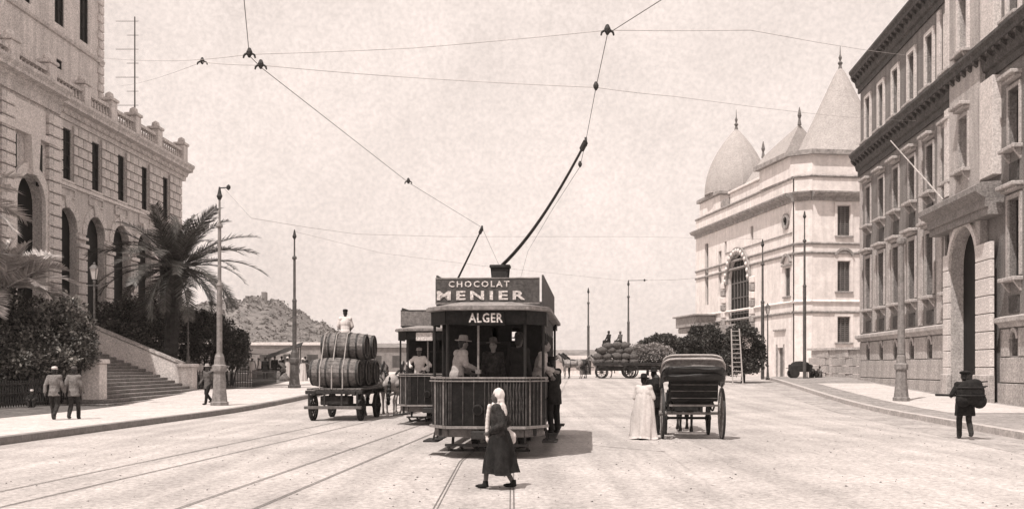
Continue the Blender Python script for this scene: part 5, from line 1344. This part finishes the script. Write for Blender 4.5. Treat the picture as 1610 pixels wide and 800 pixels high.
    MB().box(-1.05,1.05,yb0,yb1,.62,.735).build("saloon_floor", M_WOODD, t)
    # roof with rounded ends
    out=[(-hw-.1,ch-.1),(-fw-.08,-.2),(fw+.08,-.2),(hw+.1,ch-.1),(hw+.1,L_-ch+.1),(fw+.08,L_+.2),(-fw-.08,L_+.2),(-hw-.1,L_-ch+.1)]
    k=len(out); rf=MB(); cy_=L_/2
    v=[(x,y,2.96) for x,y in out]+[(x,y,3.05) for x,y in out]+[(x*.6,cy_+(y-cy_)*.93,3.14) for x,y in out]
    rf.add(v,[tuple(reversed(range(k)))]+[(i,(i+1)%k,(i+1)%k+k,i+k) for i in range(k)]+[(i+k,(i+1)%k+k,(i+1)%k+2*k,i+2*k) for i in range(k)]+[tuple(range(2*k,3*k))]); rf.build("roof", M_ROOF, t)
    eg=MB()
    for i in range(k):
        a,b=out[i],out[(i+1)%k]; eg.beam((a[0]*1.01,cy_+(a[1]-cy_)*1.005,3.0),(b[0]*1.01,cy_+(b[1]-cy_)*1.005,3.0),.03,.06)
    eg.build("roof_edge", M_TRIM, t)
    # roof boards
    def board(x0,x1,y,z0,z1,face):
        o=MB().bbox(x0,x1,y-.02,y+.02,z0,z1,.006).build("sign_board", M_SIGN if lettered else M_SIGNG, t)
        e=MB().box(x0,x1,y-.03,y+.03,z1,z1+.025).box(x0,x1,y-.03,y+.03,z0-.03,z0); e.build("board_edge", M_TRIM if lettered else M_TRAM2, o); return o
    bd=board(-1.06,1.06,.28,3.14,3.62,1)
    board(-1.06,1.06,L_-.28,3.14,3.62,1)
    for s in (-1,1):
        MB().bbox(s*1.10-.02,s*1.10+.02,.75,L_-.75,3.10,3.74,.006).build("sign_board", M_SIGN, t)
        for y in (.9,2.6,4.3,6.0,7.2): MB().beam((s*1.06,y,3.1),(s*.8,y,3.12),.03).build("board_strut", M_TRAM2, t)
    if lettered:
        l=text_mesh("CHOCOLAT",.2,.006,.004,(1.24,.125),1.35); link("lettering", l, M_LETT, bd, loc=(-.17,.252,3.515))
        l=text_mesh("MENIER",.3,.006,.010,(1.80,.185),1.4); link("lettering", l, M_LETT, bd, loc=(-.13,.252,3.285))
        ds=MB().bbox(-.36,.38,-.15,-.11,2.66,2.96,.006).build("destination_board", M_TRAM, t)
        l=text_mesh("ALGER",.27,.006,.006,(.68,.19),1.12); link("lettering", l, M_LETT, ds, loc=(.01,-.158,2.81))
    else:
        ds=MB().bbox(-.5,.02,-.15,-.11,2.66,2.92,.006).build("destination_board", M_LETT, t)
    sb=MB().bbox(1.13,1.19,ch+.1,1.35,2.68,2.93,.006).build("side_plate", M_SIGN, t)
    # trolley stand
    ys=3.3
    ts=MB()
    for s in (-1,1): ts.beam((s*.11,ys,3.12),(s*.2,ys,4.12),.05)
    ts.bbox(-.24,.24,ys-.14,ys+.14,4.12,4.2,.015).beam((-.2,ys,3.9),(.16,ys,3.3),.04).beam((.2,ys,3.9),(-.16,ys,3.3),.04).prism([(-.10,3.18),(.10,3.18),(.19,4.11),(-.19,4.11)],ys-.1,ys+.1).bbox(-.25,.25,ys-.25,ys+.25,3.1,3.18,.02)
    ts.build("trolley_stand", M_IRON, t)
    return t
T1 = make_tram("black front tram with roof boards and passengers crowding its platform", (-.52,20.5,.02), R(-4.3), True)
T2 = make_tram("rear tram with blank roof boards, partly hidden behind the front tram", (-2.50,32.2,.02), R(-4.3), False)
def trolley(t, base, head, bow):
    m = (Matrix.Translation(t.location) @ t.rotation_euler.to_matrix().to_4x4()).inverted()
    b, h = Vector(base), m @ Vector(head); pts=[]
    for i in range(13):
        f=i/12; p=b.lerp(h,f); p.z -= bow*4*f*(1-f); pts.append(p)
    mb=MB()
    for i in range(12): mb.cyl(pts[i],pts[i+1],.042*(1-i/12*.45),.042*(1-(i+1)/12*.45),8)
    mb.build("trolley_pole", M_IRON, t)
    d=(pts[-1]-pts[-2]).normalized(); hd=MB().beam(h-d*.22,h,.07,.09); hd.cyl(h+Vector((-.025,0,.0)),h+Vector((.025,0,.0)),.09,.09,12); hd.build("trolley_head", M_IRON, t)
trolley(T1,(.05,3.3,4.2),Wz(921,223),.22)
trolley(T2,(.0,2.6,3.9),Wz(758,359),.02)
def on(t, x, y, z): return (Matrix.Translation(t.location) @ t.rotation_euler.to_matrix().to_4x4()) @ Vector((x,y,z))
HOLD = dict(ell=(-.24,.12,1.16), wrl=(-.15,.40,1.05), elr=(.24,.10,1.16), wrr=(.15,.38,1.06))
person("tram driver in pale jacket and light brimmed hat with hands on the front tram's rail", on(T1,-.66,.52,.74), R(-62), 1.72, dict(HOLD, ell=(-.24,.10,1.16),wrl=(-.12,.36,1.0)), lean=.2, wear=(("jacket",M_CLGT,.78),("trousers",M_CMID),("brim",M_CLGT),("shoes",M_LEATH)), skin=M_SKIN)
person("passenger in dark coat with grey hat at the middle of the platform", on(T1,.08,.72,.74), R(170), 1.66, None, wear=(("jacket",M_CDRK,.72),("trousers",M_CBLK),("brim",M_CMID),("shoes",M_LEATH)), skin=M_SKIN)
person("passenger in black jacket and dark hat with his back to the street", on(T1,.60,.56,.74), R(-28), 1.76, None, lean=.05, wear=(("jacket",M_CBLK,.72),("trousers",M_CBLK),("brim",M_CDRK),("shoes",M_LEATH)))
person("passenger in pale shirt leaning on the right side of the platform", on(T1,.98,.92,.74), R(-100), 1.68, dict(HOLD,wrl=(-.10,.30,.95)), lean=.25, wear=(("jacket",M_CLGT,.88),("trousers",M_CMID),("shoes",M_LEATH)), skin=M_SKIN)
person("man in black riding on the running board along the tram's right side", on(T1,1.26,3.0,.33), R(40), 1.74, HOLD, lean=.12, wear=(("jacket",M_CBLK,.66),("trousers",M_CBLK),("cap",M_CBLK),("shoes",M_LEATH)))
person("tram driver in white shirt with hand on hip on the rear tram", on(T2,-.50,.50,.74), R(165), 1.70, dict(ell=(-.36,-.04,1.18),wrl=(-.16,.08,1.02),elr=(.40,.0,1.24),wrr=(.2,.22,1.12)), wear=(("jacket",M_CWHT,.9),("trousers",M_CBLK),("cap",M_CLGT),("shoes",M_LEATH)))

# ================================================================ barrel wagon
WR = R(-5)
BW = thing("barrel_wagon", "low four wheeled dray carrying huge barrels beside the trams", "wagon", at(544,36.8), WR, "horse drawn wagons")
for i in range(9): MB().bbox(-.95+i*.213,-.95+i*.213+.20,-1.7,1.9,1.06,1.13,.012).build("plank", M_WOOD, BW)
for s in (-1,1): MB().bbox(s*.7-.07,s*.7+.07,-1.75,2.0,.88,1.05,.02).build("bearer", M_WOODD, BW)
for y in (-1.65,-.1,1.85): MB().bbox(-1.0,1.0,y-.07,y+.07,.93,1.05,.015).build("cross_beam", M_WOODD, BW)
MB().bbox(-1.0,1.0,-1.86,-1.73,.42,.52,.015).build("drop_bar", M_WOOD, BW)
for x in (-.84,-.3,.3,.84): MB().beam((x,-1.79,.5),(x,-1.79,.95),.06).build("bracket", M_WOODD, BW)
MB().bbox(-.5,.5,-1.6,-.9,.55,.86,.03).build("tool_box", M_WOODD, BW)
for s in (-1,1):
    for y in (-1.25,1.25): wheel(.46,.10,10,BW,(s*.84,y,.46),M_WOODD,rt=.05,hub=.10)
for y in (-1.25,1.25): MB().cyl((-.95,y,.46),(.95,y,.46),.05,.05,8).build("axle", M_IRON, BW)
for s in (-1,1): MB().cyl((.35+s*.85,1.9,.8),(.64+s*.85,4.4,1.0),.04,.035,7).build("shaft", M_WOOD, BW)
MB().prism([(-.1,0),(1.25,0.12),(1.25,.2),(.3,.36),(-.1,.3)],-.02,.02).v
BMAT = (Matrix.Translation(BW.location) @ Matrix.Rotation(WR,4,'Z'))
def barrel(x, y, z, r, L_, label):
    t = thing("barrel", label, "barrel", BMAT @ Vector((x,y,z)), WR, "barrels on the dray")
    sv=MB(); n=22; rows=8
    for i in range(n):
        a0,a1=2*math.pi*(i+.03)/n,2*math.pi*(i+.97)/n; vs=[]
        for k in range(rows+1):
            q=-1+2*k/rows; rr=r*(1-.17*q*q)
            for a in (a0,a1): vs.append((q*L_/2,rr*math.cos(a),rr*math.sin(a)))
            for a in (a1,a0): vs.append((q*L_/2,(rr-.04)*math.cos(a),(rr-.04)*math.sin(a)))
        fs=[]
        for k in range(rows):
            o=k*4; fs+= [(o,o+4,o+5,o+1),(o+1,o+5,o+6,o+2),(o+3,o+7,o+4,o)]
        fs+=[(0,1,2,3),(rows*4,rows*4+3,rows*4+2,rows*4+1)]
        sv.add(vs,fs)
    sv.build("staves", M_BARREL, t, kind="stuff")
    for s in (-1,1): 
        hd=MB().cyl((s*(L_/2-.09),0,0),(s*(L_/2-.05),0,0),r*.82,r*.82,22).build("barrel_head", M_BARREL, t)
        MB().box(s*(L_/2-.05) if s>0 else s*(L_/2-.05)-.03,s*(L_/2-.05)+.03 if s>0 else s*(L_/2-.05),-.08,.08,-r*.72,r*.72).build("head_batten", M_WOODD, hd)
    for q in (-.94,-.62,-.3,.3,.62,.94):
        rr=r*(1-.17*q*q)+.006; mb=MB(); k=24; w_=.035
        vs=[(q*L_/2+dx,rr*math.cos(2*math.pi*i/k),rr*math.sin(2*math.pi*i/k)) for i in range(k) for dx in (-w_,w_)]
        mb.add(vs,[(2*i,2*i+1,(2*i+3)%(2*k),(2*i+2)%(2*k)) for i in range(k)]); mb.build("hoop", M_IRON, t)
    return t
barrel(-.06,-1.12,1.66,.53,1.70,"rearmost lower barrel on the dray, facing the camera")
barrel(0.0,-.04,1.66,.53,1.70,"lower barrel in the middle of the dray")
barrel(0.06,1.04,1.66,.53,1.70,"foremost lower barrel behind the horses")
barrel(.12,-.58,2.58,.50,1.58,"upper rear barrel of the dray that the driver sits on")
barrel(.15,.50,2.58,.50,1.58,"upper front barrel of the dray")
for i,(x,lb) in enumerate(((-.52,"leftmost rope hanging over the rear barrels"),(-.1,"middle rope hanging over the rear barrels"),(.28,"rightmost rope hanging over the rear barrels"))):
    rp=thing("rope", lb, "rope", BMAT @ Vector((x,0,0)), WR, "ropes lashing the barrels")
    MB().tube([(.04,-.60,3.10),(.02,-.95,3.0),(0,-1.13,2.6),(0,-1.35,2.14),(.01,-1.62,1.85),(0.02,-1.67,1.55),(.03,-1.72,1.1)],.022,5).build("strand", M_CLGT, rp)
sp_=BMAT @ Vector((.1,-.52,3.0))
person("drayman in white shirt and dark cap sitting on top of the barrels", sp_, WR+R(10), 1.70, SIT, lean=.1, wear=(("jacket",M_CWHT,.95),("trousers",M_CDRK),("cap",M_CBLK),("shoes",M_LEATH)))
for s,m,lb in ((.42,M_HWHT,"white horse on the right of the dray team"),(-.38,M_HGREY,"dappled grey horse on the left of the dray team")):
    p_=BMAT @ Vector((s+.76,3.1,0)); horse(lb,(p_.x,p_.y,gz(p_.y)),WR+R(-4),m,1.06,.6 if s>0 else -.5,"horses in harness")

# ================================================================ carriage seen from behind
CR_=R(-5)
CA = thing("carriage", "open horse carriage with folded hood seen from behind", "carriage", at(1088,26.5), CR_, None)
for s in (-1,1):
    wheel(.66,.055,14,CA,(s*.76,0,.66),M_IRONL,M_IRON,rt=.032,hub=.075)
    wheel(.46,.05,12,CA,(s*.58,1.65,.46),M_WOODD,M_IRON,rt=.03,hub=.065)
    sp=MB(); sp.tube([(s*.52,-.45,.86),(s*.52,-.2,.76),(s*.52,.05,.73),(s*.52,.3,.76),(s*.52,.55,.86)],.025,6); sp.tube([(s*.52,-.45,.86),(s*.52,0,.97),(s*.52,.55,.86)],.022,6); sp.build("spring", M_IRON, CA)
    ln=MB().lathe([(.06,0),(.09,.05),(.09,.22),(.04,.3)],6,(s*.86,.95,1.35)).build("carriage_lamp", M_IRON, CA)
MB().cyl((-.80,0,.66),(.80,0,.66),.035,.035,8).build("rear_axle", M_IRONL, CA)
MB().cyl((-.6,1.65,.46),(.6,1.65,.46),.035,.035,8).build("front_axle", M_IRON, CA)
MB().beam((-.62,-.48,.88),(.62,-.48,.88),.05,.05).build("spring_bar", M_IRONL, CA)
MB().beam((0,.0,.7),(0,1.65,.62),.08,.08).build("perch", M_WOODD, CA)
MB().prismx([(-.54,1.02),(-.4,.98),(.4,.96),(.75,.80),(1.25,.80),(1.4,1.15),(1.32,1.17),(1.15,.9),(.75,.9),(.62,1.15),(-.1,1.18),(-.42,1.36),(-.60,1.52),(-.66,1.5)],-.60,.60).build("body", M_TRAM, CA)
MB().bbox(-.62,.62,-.34,.52,1.15,1.28,.04).build("seat", M_LEATH, CA)
MB().prismx([(-.36,1.28),(-.22,1.28),(-.36,1.66),(-.5,1.66)],-.62,.62).build("backrest", M_LEATH, CA)
for z in (1.06,1.24,1.40): MB().box(-.58,.58,-.60-.02*(z>1.1)-.05*(z>1.3),-.57-.02*(z>1.1)-.05*(z>1.3),z,z+.022).build("panel_moulding", M_IRONG, CA)
MB().bbox(-.5,.5,1.5,1.95,1.28,1.40,.03).build("box_seat", M_LEATH, CA); MB().beam((-.4,1.72,.6),(-.4,1.72,1.3),.06).beam((.4,1.72,.6),(.4,1.72,1.3),.06).build("box_seat_frame", M_WOODD, CA)
MB().beam((-.5,2.3,.85),(.5,2.3,.85),.03,.5).build("footboard", M_WOODD, CA)
# folded hood: bows and crumpled leather between them
def bow(y, z, w, ym=.25, zm=1.35):
    pts=[]
    for i in range(17):
        a=math.pi*i/16; c=math.cos(a); s_=math.sin(a)
        e=abs(s_)**.28 if s_>0 else 0
        pts.append(Vector((w*(1 if c>0 else -1)*abs(c)**.32, ym+(y-ym)*e, zm+(z-zm)*e)))
    return pts
bows=[bow(-.42,2.16,.78),bow(-.66,2.06,.80),bow(-.80,1.86,.80),bow(-.82,1.66,.79),bow(-.74,1.50,.77)]
for k,b_ in enumerate(bows[:4]): MB().tube(b_,.030 if k<2 else .022,6).build("hood_bow", M_WOODL if k<2 else M_LEATH, CA)
def hood(a,b,m,nm,sag,seed):
    r=random.Random(seed); mb=MB(); n=len(a); rows=6; vs=[]
    for j in range(rows+1):
        f=j/rows
        for i in range(n):
            p=a[i].lerp(b[i],f); q=math.sin(math.pi*f)*sag*math.sin(math.pi*i/(n-1))
            vs.append(p+Vector((0,q*.8+.03*math.sin(i*1.9+j*1.3+seed)*math.sin(math.pi*f),-q*.6+.05*math.sin(i*1.1+j*.7+seed*2)*math.sin(math.pi*f))))
    fs=[(j*n+i,j*n+i+1,(j+1)*n+i+1,(j+1)*n+i) for j in range(rows) for i in range(n-1)]
    me=mb.add(vs,fs).mesh(nm); o=link(nm,me,m,CA,True); md=o.modifiers.new("thick",'SOLIDIFY'); md.thickness=.012; return o
hood(bows[0],bows[1],M_CTAN,"hood_lining",.10,2)
hood(bows[1],bows[2],M_CTAN,"hood_lining",.16,5); hood(bows[2],bows[3],M_LEATH,"hood_leather",-.12,7); hood(bows[3],bows[4],M_LEATH,"hood_leather",-.10,9)
HM=(Matrix.Translation(CA.location) @ Matrix.Rotation(CR_,4,'Z'))
for s in (-1,1): MB().cyl((s*.36,2.0,.8),(s*.32,4.6,1.0),.03,.025,7).build("shaft", M_WOODD, CA)
p_=HM @ Vector((.08,3.6,0)); horse("dark horse in the shafts of the open carriage",p_,CR_,M_HDARK,1.02,.4,"horses in harness")

# ================================================================ distant loaded wagons
def wagon(label, loc, rz, L_=3.4):
    t=thing("farm_wagon", label, "wagon", loc, rz, "horse drawn wagons")
    for i in range(6): MB().bbox(-.85+i*.285,-.85+i*.285+.265,-L_/2,L_/2,.98,1.04,.01).build("plank", M_WOOD, t)
    for s in (-1,1):
        MB().bbox(s*.85-.03,s*.85+.03,-L_/2,L_/2,1.05,1.22,.01).build("side_board", M_WOODD, t)
        for y,r in ((-L_/2+.6,.6),(L_/2-.6,.48)): wheel(r,.08,10,t,(s*.98,y,r),M_WOODD,rt=.045,hub=.09)
        MB().cyl((s*.5,L_/2,.85),(s*.5,L_/2+2.3,1.0),.04,.035,6).build("shaft", M_WOODD, t)
    MB().bbox(-.5,.5,-L_/2+.2,L_/2-.2,.6,.97,.03).build("undercarriage", M_WOODD, t)
    return t
def load(label, loc, rz, rx, ry, rz_, m, name="brushwood_load", cat="load"):
    t=thing(name,label,cat,loc,rz); lm=lumps_in(0,0,0,rx,ry,rz_,20)
    link("bundle", lump_leaves("bundle", lm, 90, .22, .22, .1), m, t)
    b=MB(); b.ball((0,0,-.05),rx*.8,ry*.85,rz_*.75,12,8); link("core", remesh(b,.06,1), M_WOODD, t); return t
d1=80.0; w1=at(968,d1); wagon("far wagon with high load and men sitting on top", w1, R(88))
pr=None; r_=random.Random(5); k=0
for lay,(n,z) in enumerate(((5,1.28),(5,1.72),(4,2.16),(3,2.58))):
    for row in (-.42,.42):
        for i in range(n):
            x=w1[0]+(i-(n-1)/2)*.66+r_.uniform(-.1,.1); p=(x,w1[1]+row+r_.uniform(-.08,.08),w1[2]+z+r_.uniform(-.05,.05))
            lb_="sack on the far wagon, %s layer, %s side, %s from the horses"%(("bottom","second","third","top")[lay],("camera","tree")[row>0],("first","second","third","fourth","fifth")[i])
            if pr is None:
                pr=thing("sack",lb_,"sack",p,0,"sacks heaped on the far wagon")
                mb=MB().ball((0,0,0),.40,.34,.27,10,7).ball((.36,0,.05),.13,.12,.11); link("cloth", remesh(mb,.035,2,"cloth",.03), M_CMID, pr); MB().cyl((.40,0,.05),(.52,0,.08),.05,.09,7).build("tie", M_WOODD, pr)
            else: copy_tree(pr,p,r_.uniform(-.4,.4)+(3.14 if r_.random()<.5 else 0),lb_)
for dx,lb,cl,ht in ((-.55,"left man sitting on the load of the far wagon",M_CBLK,M_CBLK),(.35,"right man sitting on the load of the far wagon",M_CMID,M_CLGT)):
    person(lb,(w1[0]+dx,w1[1]-.2,w1[2]+2.78),R(120),1.72,SIT,wear=(("jacket",cl,.95),("trousers",M_CDRK),("cap",ht),("shoes",M_LEATH)),vox=.018)
h1=horse("grey horse at the left end of the far wagon team",(w1[0]-3.4,w1[1]-.45,w1[2]),R(88),M_HGREY,1.0,.5,"horses in harness",.03)
h2=horse("dark horse just behind the grey horse of the far team",(w1[0]-3.0,w1[1]+.5,w1[2]),R(88),M_HDARK,1.02,-.4,"horses in harness",.03)
w2_=at(1020,83.5); wagon("long far wagon with low pale load following the other", w2_, R(90), 4.4)
load("long low pale load of straw on the right far wagon",(w2_[0],w2_[1],w2_[2]+1.75),R(90),.95,2.5,1.0,mat("pale straw",.30,lo=.6,hi=1.3,scale=3,grit=.3,island=.5))
h3=horse("pale horse between the two far wagons",(w2_[0]-3.7,w2_[1],w2_[2]),R(90),M_HGREY,.95,.3,"horses in harness",.03)
# market awnings beyond the left pavement
def awning(px, d, w, tilt, label, m):
    p=at(px,d); t=thing("market_awning", label, "awning", p, R(6), "market awnings")
    for sx in (-1,1):
        for sy in (-1,1): MB().cyl((sx*w/2,sy*.8,0),(sx*w/2,sy*.8,2.1+tilt*sx+sy*.2),.035,.03,6).build("pole", M_WOODD, t)
    v=[]; n=8
    for j in range(5):
        for i in range(n+1):
            x=-w/2-.2+(w+.4)*i/n; y=-1.0+2.0*j/4
            v.append((x,y,2.15+tilt*x/(w/2)+y*.2-.10*math.sin(math.pi*i/n)*math.sin(math.pi*j/4)+.03*math.sin(i*2.1)))
    me=MB().add(v,[(j*(n+1)+i,j*(n+1)+i+1,(j+1)*(n+1)+i+1,(j+1)*(n+1)+i) for j in range(4) for i in range(n)]).mesh("canopy")
    o=link("canopy",me,m,t,True); md=o.modifiers.new("thick",'SOLIDIFY'); md.thickness=.02
    MB().bbox(-w/2+.2,w/2-.2,-.4,.5,.6,.75,.02).build("stall_table", M_WOOD, t)
    return t
awning(425,82,3.2,0.0,"wide pale market awning left of the thin pole",M_CLGT)
awning(446,79,2.4,.45,"tilted dark market awning touching the pale one",M_CDRK)
awning(400,88,2.6,.1,"small grey market awning nearest the low building",M_CMID)
for i,(px,d,lb) in enumerate(((437,71,"bulging sack on the ground under the tilted awning"),(447,68.5,"sack on the ground left of the thin tram pole"),(425,75,"sack on the ground under the pale awning"))):
    s_=thing("sack",lb,"sack",at(px,d),R(30*i),"market sacks"); mb=MB().ball((0,0,.3),.36,.3,.34,12,8).ball((.05,0,.62),.16,.14,.12); link("cloth", remesh(mb,.03,2), M_SACK, s_); MB().lathe([(.13,.58),(.15,.6),(.13,.62)],8).build("tie", M_WOODD, s_)
bpy.data.scenes.remove(_bake)

# ---------------------------------------------------------------- thin sea haze over the whole place
hz = MB().box(-700,700,-70,760,-1.2,52).build("haze", None, kind="stuff")
hm_ = bpy.data.materials.new("haze"); hm_.use_nodes = True; hn = hm_.node_tree; hn.nodes.clear()
ho = hn.nodes.new("ShaderNodeOutputMaterial"); hp = hn.nodes.new("ShaderNodeVolumePrincipled")
hp.inputs["Color"].default_value = (1.0, 0.93, 0.89, 1); hp.inputs["Density"].default_value = 0.00025; hp.inputs["Anisotropy"].default_value = 0.2
hn.links.new(hp.outputs[0], ho.inputs["Volume"]); hz.data.materials.append(hm_)
